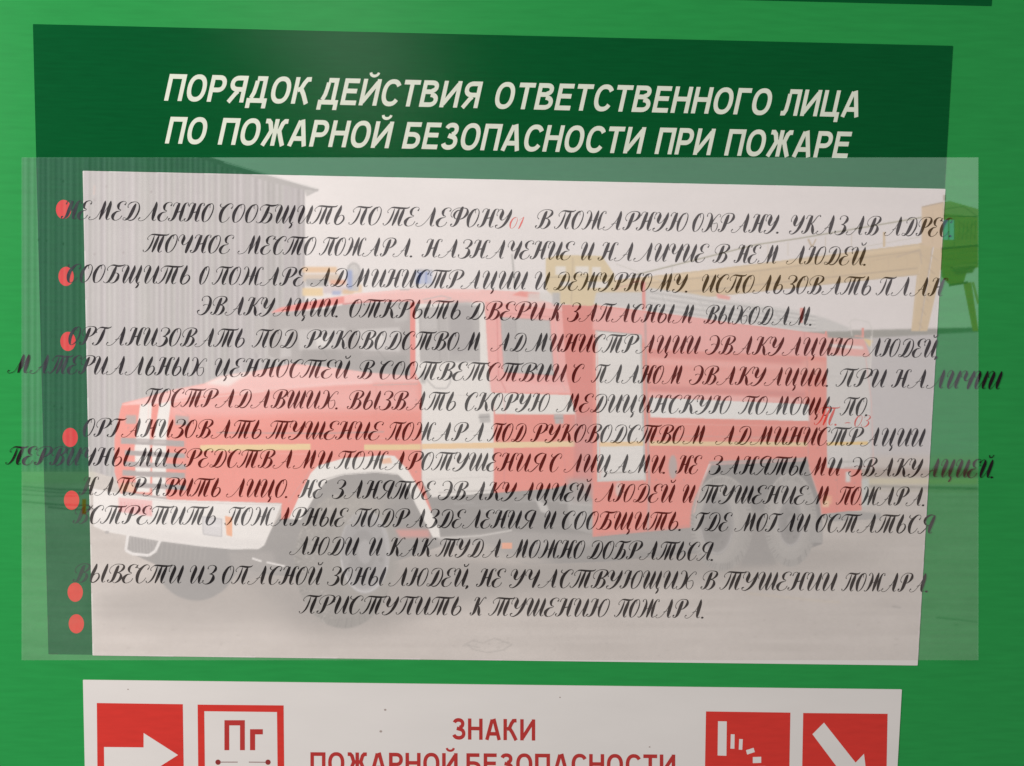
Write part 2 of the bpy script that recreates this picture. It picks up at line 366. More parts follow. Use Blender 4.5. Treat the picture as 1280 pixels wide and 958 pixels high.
g('Э', .60, [(.04, .74, .06), (.02, .88, A_), (.12, .98, A_), (.30, .97, .06), (.44, .78, .12), (.47, .46, .145), (.38, .14, .10), (.20, .01, .05), (.04, .06, A_), (-.02, .20, .06), (.06, .26, .05)], [(.16, .50, .05), (.28, .56, A_), (.46, .50, A_)])
loopL = [(.10, .50, .05), (.0, .62, A_), (.02, .82, A_), (.18, .97, A_), (.40, .99, .04)]
g('В', .72, loopL + [(.56, .93, .07), (.60, .78, .11), (.50, .61, .06), (.36, .54, A_)], stemL(.30, .92), [(.36, .54, A_), (.52, .50, .06), (.60, .32, .13), (.54, .12, .09), (.40, .01, A_), (.28, .08, A_)])
g('Р', .68, loopL + [(.56, .93, .07), (.61, .76, .12), (.52, .56, .07), (.38, .46, A_), (.30, .52, A_)], stemL(.28, .92))
g('Ф', .78, loopL + [(.62, .95, .06), (.70, .74, .12), (.60, .50, .07), (.44, .40, A_)], stemL(.38, 1.06), [(.42, .90, A_), (.22, .84, .06), (.14, .64, .10), (.22, .46, .05), (.38, .42, A_)])
g('К', .72, [(.02, .78, .05), (.05, .93, A_), (.16, .98, A_), (.25, .90, .07)], stemL(.24), [(.70, .90, .06), (.66, .99, A_), (.54, .90, .04), (.40, .60, .05), (.24, .48, A_)], [(.32, .54, A_), (.42, .46, .08), (.50, .24, .14), (.56, .07, .09), (.64, .02, A_), (.72, .10, A_)])
g('Х', .82, [(.06, .80, .06), (.05, .93, A_), (.15, .99, A_), (.28, .86, .08), (.34, .52, .15), (.26, .14, .09), (.12, .01, A_), (.02, .06, A_), (.02, .18, .06)], [(.72, .78, .04), (.72, .90, A_), (.60, .92, A_), (.44, .62, .05), (.42, .30, .06), (.54, .06, A_), (.68, .06, A_), (.74, .26, .045), (.66, .48, A_), (.50, .44, A_), (.36, .46, A_)])
g('Ж', .98, [(.04, .84, .06), (.05, .95, A_), (.15, .97, A_), (.25, .80, .08), (.27, .50, .13), (.20, .16, .08), (.08, .02, A_), (.0, .08, .05)], [(.54, 1.0, .05), (.54, .8, .12), (.52, .4, .145), (.50, .03, .06)], [(.27, .48, A_), (.50, .50, A_), (.74, .56, A_)], [(.92, .84, .06), (.90, .96, A_), (.80, .95, .04), (.73, .78, .09), (.72, .46, .13), (.76, .14, .09), (.84, .03, A_), (.95, .10, A_)])
g('Ю', .96, [(.02, .78, .05), (.05, .93, A_), (.16, .98, A_), (.25, .90, .07)], stemL(.24), [(.22, .48, A_), (.36, .54, A_), (.52, .50, A_)], [(.70, .97, A_), (.56, .86, .07), (.48, .5, .12), (.52, .14, .08), (.62, .02, A_), (.78, .16, .05), (.85, .5, .06), (.82, .84, .045), (.70, .97, A_), (.65, .88, A_)])
g('Я', .70, [(.55, .97, .05), (.54, .8, .12), (.50, .4, .15), (.50, .14, .10), (.57, .03, A_), (.66, .10, A_)], [(.55, .94, A_), (.36, .99, .05), (.18, .86, .09), (.14, .66, .11), (.24, .48, .06), (.42, .44, A_), (.50, .48, A_)], [(.38, .44, A_), (.26, .20, .05), (.12, .02, .04), (.0, .04, A_), (-.02, .14, .05)])
g('З', .58, [(.08, .78, .06), (.08, .92, A_), (.22, .99, A_), (.40, .92, .07), (.44, .76, .12), (.34, .58, .06), (.22, .53, A_)], [(.22, .53, A_), (.40, .48, .07), (.46, .28, .15), (.36, .07, .09), (.18, .0, .04), (.03, .08, A_), (.02, .20, .07)])
g('.', .22, [(.03, .10, .05), (.06, .05, .13), (.09, .0, .05)])
g(',', .22, [(.05, .10, .05), (.08, .03, .12), (.04, -.10, .04)])
g('0', .52, *CUR['О'][1])
g('1', .40, [(.05, .72, A_), (.18, .86, A_), (.30, .98, .05)], [(.30, 1.0, .05), (.27, .6, .13), (.22, .15, .12), (.18, .0, .06)])
g('3', .56, *CUR['З'][1])
g('-', .40, [(.04, .34, .05), (.18, .38, .07), (.32, .36, .05)])

def spline(st, n=6):
    p = np.array(st, float)
    q = np.vstack([2 * p[0] - p[1], p, 2 * p[-1] - p[-2]])
    out = []
    for i in range(1, len(q) - 2):
        for k in range(n):
            t = k / n
            out.append(.5 * (2 * q[i] + (q[i + 1] - q[i - 1]) * t + (2 * q[i - 1] - 5 * q[i] + 4 * q[i + 1] - q[i + 2]) * t * t + (3 * q[i] - q[i - 1] - 3 * q[i + 1] + q[i + 2]) * t ** 3))
    out.append(p[-1])
    o = np.array(out)
    o[:, 2] = np.clip(o[:, 2] + (o[:, 2] - .06) * .25, .022, .24)     # swelled stems, fine hairlines
    return o

SL = 0.32
LEFT = {'М': .25, 'Л': .32, 'А': .35}           # room the long left tails take
def cursive(mb, text, x0, x1, base, cap):
    adv = []
    for i, c in enumerate(text):
        adv.append(CUR[c][0] + (LEFT.get(c, 0) if i else LEFT.get(c, 0)))
    tot = sum(adv)
    k = (x1 - x0 - SL * cap * .44) / (tot - .06)
    x = x0; zi = 0
    for c, a in zip(text, adv):
        xo = x + LEFT.get(c, 0) * k
        for st in CUR[c][1]:
            s = spline(st)
            d = np.gradient(s[:, :2], axis=0)
            px = s[:, 0] * k + SL * s[:, 1] * cap; py = s[:, 1] * cap
            c2 = np.stack([px, py], -1)
            d = np.gradient(c2, axis=0); d /= np.maximum(1e-6, np.linalg.norm(d, axis=1))[:, None]
            nn = np.stack([-d[:, 1], d[:, 0]], -1) * (s[:, 2] * INKW * cap / 2)[:, None]
            zi = (zi + 1) % 14
            q = []
            for e in (c2 + nn, c2 - nn):
                X = xo + e[:, 0]
                q.append(np.stack([X, base(X) - e[:, 1]], -1))
            mb.strip(q[0], q[1], Z_TEXT + zi * 6e-6)
        x += a * k
INKW = .98
LINES = [
 (ln(100, 275, 1180, 296.5), 24.5, [('НЕМЕДЛЕННО', 76, 266), ('СООБЩИТЬ', 270, 432), ('ПО', 436, 476), ('ТЕЛЕФОНУ', 479, 638), ('В', 667, 689), ('ПОЖАРНУЮ', 693, 859), ('ОХРАНУ.', 863, 977), ('УКАЗАВ', 985, 1099), ('АДРЕС.', 1104, 1193)]),
 (ln(190, 316, 1080, 332.5), 24, [('ТОЧНОЕ', 179, 289), ('МЕСТО', 296, 394), ('ПОЖАРА.', 399, 519), ('НАЗНАЧЕНИЕ', 527, 715), ('И', 723, 741), ('НАЛИЧИЕ', 747, 883), ('В', 889, 910), ('НЕМ', 917, 973), ('ЛЮДЕЙ.', 982, 1086)]),
 (ln(110, 354, 1170, 371), 24, [('СООБЩИТЬ', 80, 239), ('О', 247, 260), ('ПОЖАРЕ', 265, 381), ('АДМИНИСТРАЦИИ', 387, 658), ('И', 665, 686), ('ДЕЖУРНОМУ.', 691, 863), ('ИСПОЛЬЗОВАТЬ', 874, 1090), ('ПЛАН', 1095, 1180)]),
 (ln(250, 394, 1010, 407.5), 24, [('ЭВАКУАЦИИ.', 246, 426), ('ОТКРЫТЬ', 434, 577), ('ДВЕРИ', 582, 680), ('К', 686, 701), ('ЗАПАСНЫМ', 708, 868), ('ВЫХОДАМ.', 878, 1018)]),
 (ln(110, 432, 1160, 447.5), 24, [('ОРГАНИЗОВАТЬ', 83, 307), ('ПОД', 315, 371), ('РУКОВОДСТВОМ', 379, 601), ('АДМИНИСТРАЦИИ', 612, 874), ('ЭВАКУАЦИЮ', 881, 1065), ('ЛЮДЕЙ,', 1078, 1175)]),
 (ln(20, 467, 1190, 486.5), 24, [('МАТЕРИАЛЬНЫХ', 8, 256), ('ЦЕННОСТЕЙ', 265, 436), ('В', 445, 466), ('СООТВЕТСТВИИ', 471, 707), ('С', 712, 728), ('ПЛАНОМ', 739, 853), ('ЭВАКУАЦИИ.', 861, 1039), ('ПРИ', 1045, 1107), ('НАЛИЧИИ', 1114, 1251)]),
 (ln(190, 509, 1080, 520.5), 24, [('ПОСТРАДАВШИХ.', 177, 426), ('ВЫЗВАТЬ', 432, 571), ('СКОРУЮ', 578, 686), ('МЕДИЦИНСКУЮ', 694, 913), ('ПОМОЩЬ', 923, 1041), ('ПО.', 1050, 1088)]),
 (ln(110, 546.5, 1145, 559), 24, [('ОРГАНИЗОВАТЬ', 101, 328), ('ТУШЕНИЕ', 333, 476), ('ПОЖАРА', 482, 606), ('ПОД', 609, 657), ('РУКОВОДСТВОМ', 662, 882), ('АДМИНИСТРАЦИИ', 893, 1155)]),
 (ln(15, 581.5, 1230, 598), 24, [('ПЕРВИЧНЫМИ', 7, 210), ('СРЕДСТВАМИ', 213, 414), ('ПОЖАРОТУШЕНИЯ', 418, 681), ('С', 684, 700), ('ЛИЦАМИ.', 704, 835), ('НЕ', 844, 874), ('ЗАНЯТЫМИ', 885, 1051), ('ЭВАКУАЦИЕЙ.', 1060, 1245)]),
 (ln(100, 619.5, 1145, 633), 24, [('НАПРАВИТЬ', 98, 277), ('ЛИЦО.', 282, 363), ('НЕ', 372, 405), ('ЗАНЯТОЕ', 414, 541), ('ЭВАКУАЦИЕЙ', 547, 737), ('ЛЮДЕЙ', 743, 842), ('И', 850, 867), ('ТУШЕНИЕМ', 872, 1037), ('ПОЖАРА.', 1045, 1159)]),
 (ln(90, 655, 1155, 667.5), 24, [('ВСТРЕТИТЬ', 89, 271), ('ПОЖАРНЫЕ', 281, 432), ('ПОДРАЗДЕЛЕНИЯ', 439, 668), ('И', 677, 693), ('СООБЩИТЬ.', 699, 855), ('ГДЕ', 865, 912), ('МОГЛИ', 917, 1011), ('ОСТАТЬСЯ', 1017, 1167)]),
 (ln(365, 694, 890, 701.5), 24, [('ЛЮДИ', 361, 447), ('И', 458, 476), ('КАК', 483, 540), ('ТУДА', 545, 627), ('МОЖНО', 632, 730), ('ДОБРАТЬСЯ.', 733, 895)]),
 (ln(90, 728.5, 1140, 740.6), 24, [('ВЫВЕСТИ', 89, 228), ('ИЗ', 234, 269), ('ОПАСНОЙ', 275, 401), ('ЗОНЫ', 408, 481), ('ЛЮДЕЙ,', 485, 589), ('НЕ', 595, 629), ('УЧАСТВУЮЩИХ', 635, 868), ('В', 874, 895), ('ТУШЕНИИ', 900, 1045), ('ПОЖАРА.', 1052, 1163)]),
 (ln(375, 767.5, 875, 773.5), 24, [('ПРИСТУПИТЬ', 374, 578), ('К', 587, 603), ('ТУШЕНИЮ', 611, 761), ('ПОЖАРА.', 768, 883)]),
]
for base, cap, words in LINES:
    mb = MB()
    for w, x0, x1 in words: cursive(mb, w, x0, x1, base, cap)
    mb.build('text_line', M_ink, sheet)
INKW = .8
mb = MB(); cursive(mb, '01', 635, 653, ln(634, 286, 660, 286.5), 15)
mb.build('phone_number', M_redink, sheet)['label'] = 'small red number 01 in the first line'
mb = MB(); cursive(mb, 'Т.', 1018, 1050, ln(1018, 532, 1080, 533), 24); cursive(mb, '-', 1053, 1064, ln(1018, 534, 1080, 535), 16); cursive(mb, '03', 1066, 1087, ln(1018, 533, 1080, 534), 15)
mb.build('phone_number', M_redink, sheet)['label'] = 'small red text Т. - 03 under the seventh line'

# ------------------------------------------------------------------ the printed see-through film
exec_film = True
FX0, FX1, FY0, FY1 = 27.0, 1223.0, 197.0, 825.5
STEP = 1.25
NX = int(round((FX1 - FX0) / STEP)); NY = int(round((FY1 - FY0) / STEP))
gx = np.linspace(FX0, FX1, NX + 1); gy = np.linspace(FY0, FY1, NY + 1)
SS = 3                                            # sub-samples per grid step for soft edges
hx = (np.arange((NX + 1) * SS) + .5) / SS - .5; hy = (np.arange((NY + 1) * SS) + .5) / SS - .5
sx_ = FX0 + hx * (FX1 - FX0) / NX; sy_ = FY0 + hy * (FY1 - FY0) / NY
ccx = (gx[:-1] + gx[1:]) / 2; ccy = (gy[:-1] + gy[1:]) / 2
COL = np.zeros((NY + 1, NX + 1, 3))
LAB = np.zeros((NY, NX), int)
NAMES = [('yard', None)]

def inside(poly, xs, ys):
    p = np.array(poly, float)
    res = np.zeros((len(ys), len(xs)), bool)
    X = xs[None, :]
    n = len(p)
    for i in range(n):
        x1, y1 = p[i]; x2, y2 = p[(i + 1) % n]
        if y1 == y2: continue
        r = (ys >= min(y1, y2)) & (ys < max(y1, y2))
        if not r.any(): continue
        xc = x1 + (ys[r] - y1) * (x2 - x1) / (y2 - y1)
        res[r] ^= (X < xc[:, None])
    return res

def blur(a, s):
    if s <= 0: return a
    r = int(3 * s) + 1
    k = np.exp(-.5 * (np.arange(-r, r + 1) / s) ** 2); k /= k.sum()
    a = np.pad(a, ((r, r), (r, r)), mode='edge')
    a = np.apply_along_axis(lambda v: np.convolve(v, k, 'valid'), 0, a)
    return np.apply_along_axis(lambda v: np.convolve(v, k, 'valid'), 1, a)

def paint(poly, col, lab=None, soft=0.0, op=1.0):
    """lay one shape of the printed photograph; lab = (part, piece)"""
    global COL
    p = np.array(poly, float); pad = 3 * soft + 3
    ix = np.where((gx >= p[:, 0].min() - pad) & (gx <= p[:, 0].max() + pad))[0]
    iy = np.where((gy >= p[:, 1].min() - pad) & (gy <= p[:, 1].max() + pad))[0]
    if len(ix) == 0 or len(iy) == 0: return
    a, b, c, d = ix[0], ix[-1] + 1, iy[0], iy[-1] + 1
    m_ = inside(p, sx_[a * SS:b * SS], sy_[c * SS:d * SS]).reshape(d - c, SS, b - a, SS).mean((1, 3))
    m_ = blur(m_, soft / STEP) * op
    cc = col
    if callable(col):
        cc = col(gx[a:b][None, :], gy[c:d][:, None])
    COL[c:d, a:b] = COL[c:d, a:b] * (1 - m_[..., None]) + np.asarray(cc, float) * m_[..., None]
    if lab:
        if lab not in NAMES: NAMES.append(lab)
        k = NAMES.index(lab)
        jx = np.where((ccx >= p[:, 0].min()) & (ccx <= p[:, 0].max()))[0]; jy = np.where((ccy >= p[:, 1].min()) & (ccy <= p[:, 1].max()))[0]
        if len(jx) and len(jy):
            q = inside(p, ccx[jx[0]:jx[-1] + 1], ccy[jy[0]:jy[-1] + 1])
            v = LAB[jy[0]:jy[-1] + 1, jx[0]:jx[-1] + 1]; v[q] = k

def rect(x0, y0, x1, y1): return [(x0, y0), (x1, y0), (x1, y1), (x0, y1)]
def ell(cx, cy, rx, ry, a0=0, a1=360, n=40):
    return [(cx + rx * math.cos(math.radians(a0 + (a1 - a0) * k / n)), cy + ry * math.sin(math.radians(a0 + (a1 - a0) * k / n))) for k in range(n)]
def line(x0, y0, x1, y1, w):
    d = math.hypot(x1 - x0, y1 - y0); nx, ny = -(y1 - y0) / d * w / 2, (x1 - x0) / d * w / 2
    return [(x0 + nx, y0 + ny), (x1 + nx, y1 + ny), (x1 - nx, y1 - ny), (x0 - nx, y0 - ny)]
def pline(pts, w, col, lab=None, op=1.0, soft=0.0):
    for (a, b) in zip(pts[:-1], pts[1:]): paint(line(*a, *b, w), col, lab, soft, op)

rng = np.random.default_rng(4)
def vnoise(sx, sy, seed):
    """smooth value noise on the print grid, cell size sx by sy px, range -1..1"""
    r = np.random.default_rng(seed)
    nx, ny = int((FX1 - FX0) / sx) + 3, int((FY1 - FY0) / sy) + 3
    t = r.uniform(-1, 1, (ny, nx))
    u = (gx - FX0) / sx; v = (gy - FY0) / sy
    iu = u.astype(int); iv = v.astype(int); fu = u - iu; fv = v - iv
    fu = fu * fu * (3 - 2 * fu); fv = fv * fv * (3 - 2 * fv)
    a = t[iv][:, iu]; b = t[iv][:, iu + 1]; c = t[iv + 1][:, iu]; d = t[iv + 1][:, iu + 1]
    return (a * (1 - fu) + b * fu) * (1 - fv)[:, None] + (c * (1 - fu) + d * fu) * fv[:, None]
N_big, N_mid, N_fine, N_hor = vnoise(90, 60, 1), vnoise(18, 14, 2), vnoise(2.6, 2.6, 3), vnoise(120, 5, 5)
def texture(mask_fn, amp):
    pass

# --- sky and yard ground
V = lambda c: np.array(c, float)
COL[:] = V((228, 222, 222))
COL += (N_big * 3)[..., None]
COL += np.clip((gx - 600) / 600, 0, 1)[None, :, None] * V((2, -2, -1))
# --- corrugated hangar
srng = np.random.default_rng(8)
stripe = np.zeros(600)
edges = np.cumsum(srng.uniform(2.6, 4.8, 320))
prof = srng.uniform(-1, 1, 320)
def hangar_col(X, Y):
    s = np.interp(X, 20 + edges, np.where(np.arange(320) % 2 == 0, 1, -1) * (0.55 + .45 * prof))
    tint = np.interp(X, 20 + edges, srng.uniform(-1, 1, 320))
    c = V((132, 128, 131)) + (s * 30)[..., None] + (tint[..., None] * V((3, 0, 4)))
    return c + 0 * Y[..., None] + np.clip((300 - X) / 300, 0, 1)[..., None] * V((-8, -6, -6))
paint([(27, 197), (250, 197), (381, 238), (381, 600), (27, 600)], hangar_col, ('hangar', None))
paint([(236, 193), (250, 193), (398, 236.5), (398, 239.5), (381, 238), (330, 226)], (122, 120, 120), ('hangar', 'roof_edge'))
paint([(381, 238), (398, 238.5), (383, 246)], (150, 147, 147), ('hangar', 'roof_edge'))
pline([(280, 203), (396, 236)], 1.6, (205, 203, 202), None)
for (x, y) in ((79, 227), (48, 300), (58, 301), (79, 305), (118, 250), (133, 233), (68, 508), (77, 510), (118, 318), (154, 316), (189, 240)):
    paint(ell(x, y, 1.3, 1.6), (95, 85, 90), None, .5)
pline([(118, 232), (117, 244)], 1.5, (205, 140, 120), None, .5, .6)
# --- right hand grey wall, hedges
paint([(985, 420), (1223, 411), (1223, 600), (985, 600)], (172, 166, 170), ('low_wall', None))
paint([(985, 415), (1223, 409.5), (1223, 415), (1060, 424), (985, 427)], (100, 100, 92), ('low_wall', None), .8)
# --- ground
def ground_col(X, Y):
    t = np.clip((Y - 590) / 235, 0, 1)
    c = V((168, 158, 150)) * (1 - t)[..., None] + V((170, 158, 150)) * t[..., None]
    return c + 0 * X[..., None]
GR = [(27, 590), (118, 590), (150, 600), (990, 600), (1060, 590), (1223, 588), (1223, 826), (27, 826)]
paint(GR, ground_col, ('ground', None))
gm = (gy > 590)[:, None] & np.ones_like(COL[..., 0], bool)
COL[gm] += (N_hor * 7 + N_mid * 3 + N_fine * 3 + N_big * 5)[gm][:, None]
paint(rect(27, 588, 118, 606), (150, 160, 120), None, 4, .6)
for (x0, y0, x1, y1, w) in ((27, 608, 118, 613, 1.6), (27, 612, 118, 617, 1.2), (27, 627, 118, 632, 1.6), (60, 634, 118, 637, 1.5), (27, 618, 100, 620, 1)):
    pline([(x0, y0), ((x0 + x1) / 2, (y0 + y1) / 2 + 1.5), (x1, y1)], w, (60, 55, 50), None, .6, .7)
paint(rect(1060, 585, 1223, 597), (110, 82, 66), None, 2, .8)
paint(rect(1070, 570, 1223, 586), (185, 160, 140), None, 3, .5)
paint(rect(1085, 598, 1223, 606), (190, 175, 120), None, 1.5, .8)
pline([(1085, 608), (1223, 611)], 3.2, (80, 75, 60), None, .8, 1)
pline([(1085, 613), (1223, 615)], 2, (150, 140, 110), None, .6, 1)
# --- gantry crane
CR = (206, 166, 106); CRD = (165, 130, 84)
G = 'gantry_crane'
pline([(790, 345), (945, 306), (1000, 298), (1152, 272)], 1.6, (120, 115, 85), (G, 'cable'))
pline([(1152, 272), (1223, 268)], 1.3, (120, 115, 85), None)
pline([(830, 352), (1152, 296)], .9, (190, 180, 160), None, .8)
paint([(755, 352), (880, 338), (1155, 304), (1155, 343), (900, 370), (768, 381)], CR, (G, 'girder'))
paint([(755, 352), (880, 338), (1155, 304), (1155, 310), (880, 345), (757, 358)], (222, 182, 122), None, .4)
pline([(757, 360), (880, 347), (1155, 313)], 1.6, CRD, None, .8, .5)
pline([(765, 374), (900, 361), (1150, 335)], 2.2, CRD, None, .8, .5)
for k in range(12): pline([(880 + k * 23, 349 - k * 2.7), (880 + k * 23.1, 360 - k * 2.5)], .8, CRD, None, .5)
paint([(682, 323), (700, 319), (752, 320), (768, 343), (768, 376), (738, 383), (700, 380), (682, 362)], (206, 174, 108), (G, 'trolley'))
for q in (rect(694, 333, 707, 344), rect(719, 333, 736, 342), rect(740, 334, 751, 345), rect(700, 352, 714, 358), rect(735, 352, 760, 360)): paint(q, (226, 218, 205), None, .7)
pline([(683, 347), (766, 345)], 1.6, (150, 125, 75), None, .8, .4)
pline([(716, 322), (714, 380)], 1.6, (160, 130, 80), None, .7, .4)
paint(rect(748, 366, 800, 379), (165, 162, 158), None, 1)
pline([(640, 318), (644, 362)], 2.6, (150, 148, 146), None, 1, .4)
pline([(1010, 299), (1015, 309)], 2.2, CRD); pline([(1020, 299), (1015, 309)], 1.6, CRD); pline([(1105, 290), (1105, 309)], 3, CR)
pline([(840, 345), (840, 330)], 1, (150, 148, 140)); pline([(770, 330), (830, 352)], 1.0, (170, 165, 150), None, .7)
paint([(1150, 304), (1166, 304), (1149, 414), (1139, 414)], CR, (G, 'leg'))
paint([(1168, 306), (1183, 308), (1159, 414), (1149.5, 414)], CR, (G, 'leg'))
for k in range(6): pline([(1163 - k * 3, 318 + k * 17), (1172 - k * 3.6, 326 + k * 17)], 1.3, CRD, None, .8)
pline([(1166, 306), (1149.5, 412)], 1.2, (150, 120, 90), None, .8); pline([(1152, 318), (1141, 405)], 1, (225, 190, 140), None, .7)
paint([(1152, 259), (1163, 256), (1179, 253), (1179, 312), (1152, 306)], (212, 170, 118), (G, 'cabin'))
paint([(1179, 253), (1188, 252), (1223, 262), (1223, 308), (1179, 313)], (142, 132, 44), (G, 'cabin'))
paint([(1179, 253), (1188, 252), (1223, 262), (1223, 272), (1179, 267)], (172, 158, 92), None, .6)
paint(rect(1179, 275, 1193, 300), (150, 205, 215), (G, 'cabin_window'), .5)
pline([(1186, 275), (1186, 300)], 1.2, (90, 95, 40)); pline([(1179, 270), (1222, 271)], 1.4, (70, 65, 20), None, .8)
for k in range(5): pline([(1200 + k * 5, 276), (1198 + k * 5, 300)], 1.1, (80, 75, 20), None, .6)
paint([(1176, 311), (1223, 306), (1223, 334), (1209, 338), (1204, 355), (1188, 357), (1177, 346)], (124, 118, 26), (G, 'cabin'))
pline([(1176, 311), (1223, 307)], 2.4, (60, 50, 10), None, .8, .4); pline([(1188, 335), (1222, 330)], 2, (60, 55, 10), None, .7, .4)
pline([(1192, 342), (1216, 338)], 4, (160, 140, 40), None, .7, .5)
paint([(1204, 354), (1214, 353), (1223, 414), (1216, 414)], (150, 130, 40), (G, 'leg'))
pline([(1216, 353), (1223, 380)], 3, (140, 120, 35), None, .8)
paint(rect(1179, 244, 1182, 251), (110, 90, 60), None, .5, .8)

# --- clutter behind the cab
for q, c in ((rect(378, 334, 421, 341), (222, 160, 95)), (rect(379, 343, 424, 352), (190, 160, 130)), (rect(382, 349, 410, 358), (120, 118, 118)), (rect(378, 360, 404, 370), (226, 180, 100)), (rect(404, 358, 438, 367), (190, 170, 175)),
             (rect(412, 350, 432, 356), (215, 120, 80)), (rect(415, 364, 426, 369), (110, 130, 190)), (rect(440, 356, 452, 366), (225, 175, 120)), (rect(428, 362, 442, 368), (205, 150, 90))):
    paint(q, c, None, 1.0)
paint(ell(442, 340, 9, 12), (150, 148, 148), None, .6); paint(ell(442, 339, 5.5, 8), (180, 178, 177), None, .6)
paint([(433, 345), (450, 342), (448, 364), (436, 364)], (160, 158, 160), None, .8)
paint(rect(434, 338, 440, 361), (50, 90, 190), None, 1.2, .8)
# platform, lattice and brackets of the crane house
for k in range(4): pline([(1183, 318 + k * 7), (1221, 314 + k * 7)], .9, (90, 84, 20), None, .5, .5)
pline([(1179, 262), (1204, 258), (1221, 270)], 1.4, (90, 80, 30), None, .5)
pline([(1193, 272), (1193, 310)], 1.6, (92, 86, 26), None, .6); pline([(1198, 276), (1220, 298)], 1.3, (88, 82, 24), None, .5); pline([(1220, 276), (1200, 300)], 1.3, (88, 82, 24), None, .5)
paint([(1189, 336), (1220, 332), (1216, 341), (1194, 344)], (84, 80, 18), None, .8, .8); pline([(1191, 334), (1221, 330.5)], 2.2, (170, 160, 60), None, .6, .4)
pline([(1186, 357), (1210, 353)], 2.6, (70, 66, 14), None, .8, .4)
pline([(1152, 259), (1179, 253)], 1.6, (150, 120, 90), None, .8, .4); pline([(1166, 262), (1166, 306)], 1.1, (190, 148, 100), None, .8, .4)
for k in range(8): pline([(1152 + k * 1.6, 318 + k * 2), (1140 + k * 3.2, 316 - k)], 1.0, (176, 138, 92), None, .5, .5)
pline([(1120, 322), (1150, 312), (1152, 330)], 1.8, (150, 122, 92), None, .6, .5); pline([(1090, 326), (1140, 316)], 1.6, (186, 146, 96), None, .6, .6)
pline([(757, 353), (880, 339), (1155, 305)], 1.2, (178, 150, 110), None, .7, .4); pline([(768, 380.5), (900, 369.5), (1150, 343)], 1.2, (170, 140, 100), None, .7, .4)
for (x, y) in ((1032, 296), (1064, 292), (960, 306), (985, 303)): pline([(x, y), (x, y + 17)], 1.0, (176, 150, 110), None, .7, .4)
# --- fire truck ------------------------------------------------
F = 'fire_truck'
B0 = (F, None)
RED = (234, 66, 48); REDL = (242, 125, 118); REDP = (246, 158, 152); REDD = (214, 50, 38)
WH = (226, 222, 217)
DK = (80, 78, 77)
# soft ground shadow first
paint([(120, 742), (200, 725), (330, 712), (560, 690), (880, 680), (1010, 682), (1130, 690), (1010, 716), (880, 722), (700, 742), (560, 756), (480, 790), (400, 800), (330, 775), (200, 782), (120, 772)], (102, 94, 88), None, 11, .62)
paint([(300, 726), (520, 690), (760, 695), (900, 690), (980, 700), (860, 722), (640, 738), (480, 778), (380, 780)], (96, 90, 86), None, 8, .62)
# chassis, underbody
paint([(160, 690), (200, 674), (326, 684), (352, 640), (392, 600), (500, 590), (548, 618), (718, 602), (742, 600), (742, 668), (880, 655), (890, 690), (760, 702), (660, 706), (600, 690), (560, 680), (500, 700), (380, 722), (340, 719), (300, 711), (290, 724), (230, 720), (190, 704)], DK, (F, 'chassis'))
paint([(540, 672), (640, 664), (742, 668), (742, 682), (660, 690), (560, 690)], (112, 108, 106), None, 2)
paint([(668, 622), (684, 632), (688, 645), (676, 640)], (168, 166, 164), (F, 'exhaust'), .8)
paint([(708, 622), (741, 626), (741, 668), (712, 660)], (122, 120, 118), (F, 'fuel_tank'), 1)
pline([(712, 630), (740, 632)], 2, (155, 152, 150), None, .7, .6)
for i in range(26):
    x = rng.uniform(550, 735); y = rng.uniform(625, 660); L_ = rng.uniform(6, 34)
    pline([(x, y), (x + L_, y - L_ * .06)], rng.uniform(1, 3.2), tuple(rng.uniform(60, 160, 1).repeat(3)), None, .55, .8)
pline([(548, 673), (600, 670), (640, 663)], 2.2, (185, 182, 178), None, .9, .5)
paint([(556, 684), (600, 678), (632, 690), (700, 704), (640, 706), (580, 700), (556, 700)], (150, 140, 132), None, 3, .8)
paint(rect(627, 678.5, 640, 686), (240, 120, 70), (F, 'side_marker'))
# far side front wheel
paint(ell(245, 698, 52, 53), (80, 79, 79), (F, 'wheel'), .8)
paint([(285, 690), (340, 690), (350, 715), (296, 728)], (104, 100, 98), None, 2, .8)
pline([(315, 698), (327, 702)], 2.4, (225, 222, 220)); pline([(333, 703), (356, 708)], 2.2, (225, 222, 220))
# skid plate
paint([(160, 668), (200, 675), (197, 688), (188, 694), (165, 692), (157, 688)], (92, 90, 90), (F, 'front_guard'))
for k in range(9): pline([(163 + k * 4, 671 + k * .6), (164 + k * 4, 691)], 1.3, (140, 136, 136), None, .7)
for k in range(10): pline([(203 + k * 6, 679 + k * .8), (201 + k * 6, 700)], 1.6, (115, 112, 110), None, .5)
pline([(160, 668), (157, 688), (165, 692.5), (186, 694.5), (194, 689), (200, 676)], 3.6, (224, 222, 222), (F, 'front_guard'))
# cab: hood and side, red
paint([(153, 504), (175, 499), (215, 488), (255, 480), (275, 471), (325, 463), (366, 455), (430, 462), (520, 468), (527, 482), (527, 600), (540, 640), (500, 600), (495, 572), (430, 573), (398, 583), (361, 648), (351, 650), (352, 629), (280, 627), (213, 625), (151, 618), (143, 590), (143, 548), (150, 513)], RED, B0)
paint([(153, 505), (175, 499), (215, 488), (255, 480), (275, 471), (325, 463), (366, 455), (430, 462), (520, 468), (524, 478), (430, 481), (330, 487), (240, 497), (200, 505)], REDP, B0, 1)
paint([(330, 487), (430, 481), (524, 478), (526, 512), (400, 515), (300, 520), (210, 520), (216, 503)], (238, 118, 110), None, 4, .9)
paint([(255, 480), (275, 471), (322, 463), (300, 474), (286, 483)], (245, 225, 220), None, 1.5, .9)
pline([(300, 490), (420, 480), (465, 478)], 4, (252, 190, 186), None, .7, 1.5)
pline([(466, 481.5), (522, 480)], 1.4, (170, 120, 115), None, .9, .4)
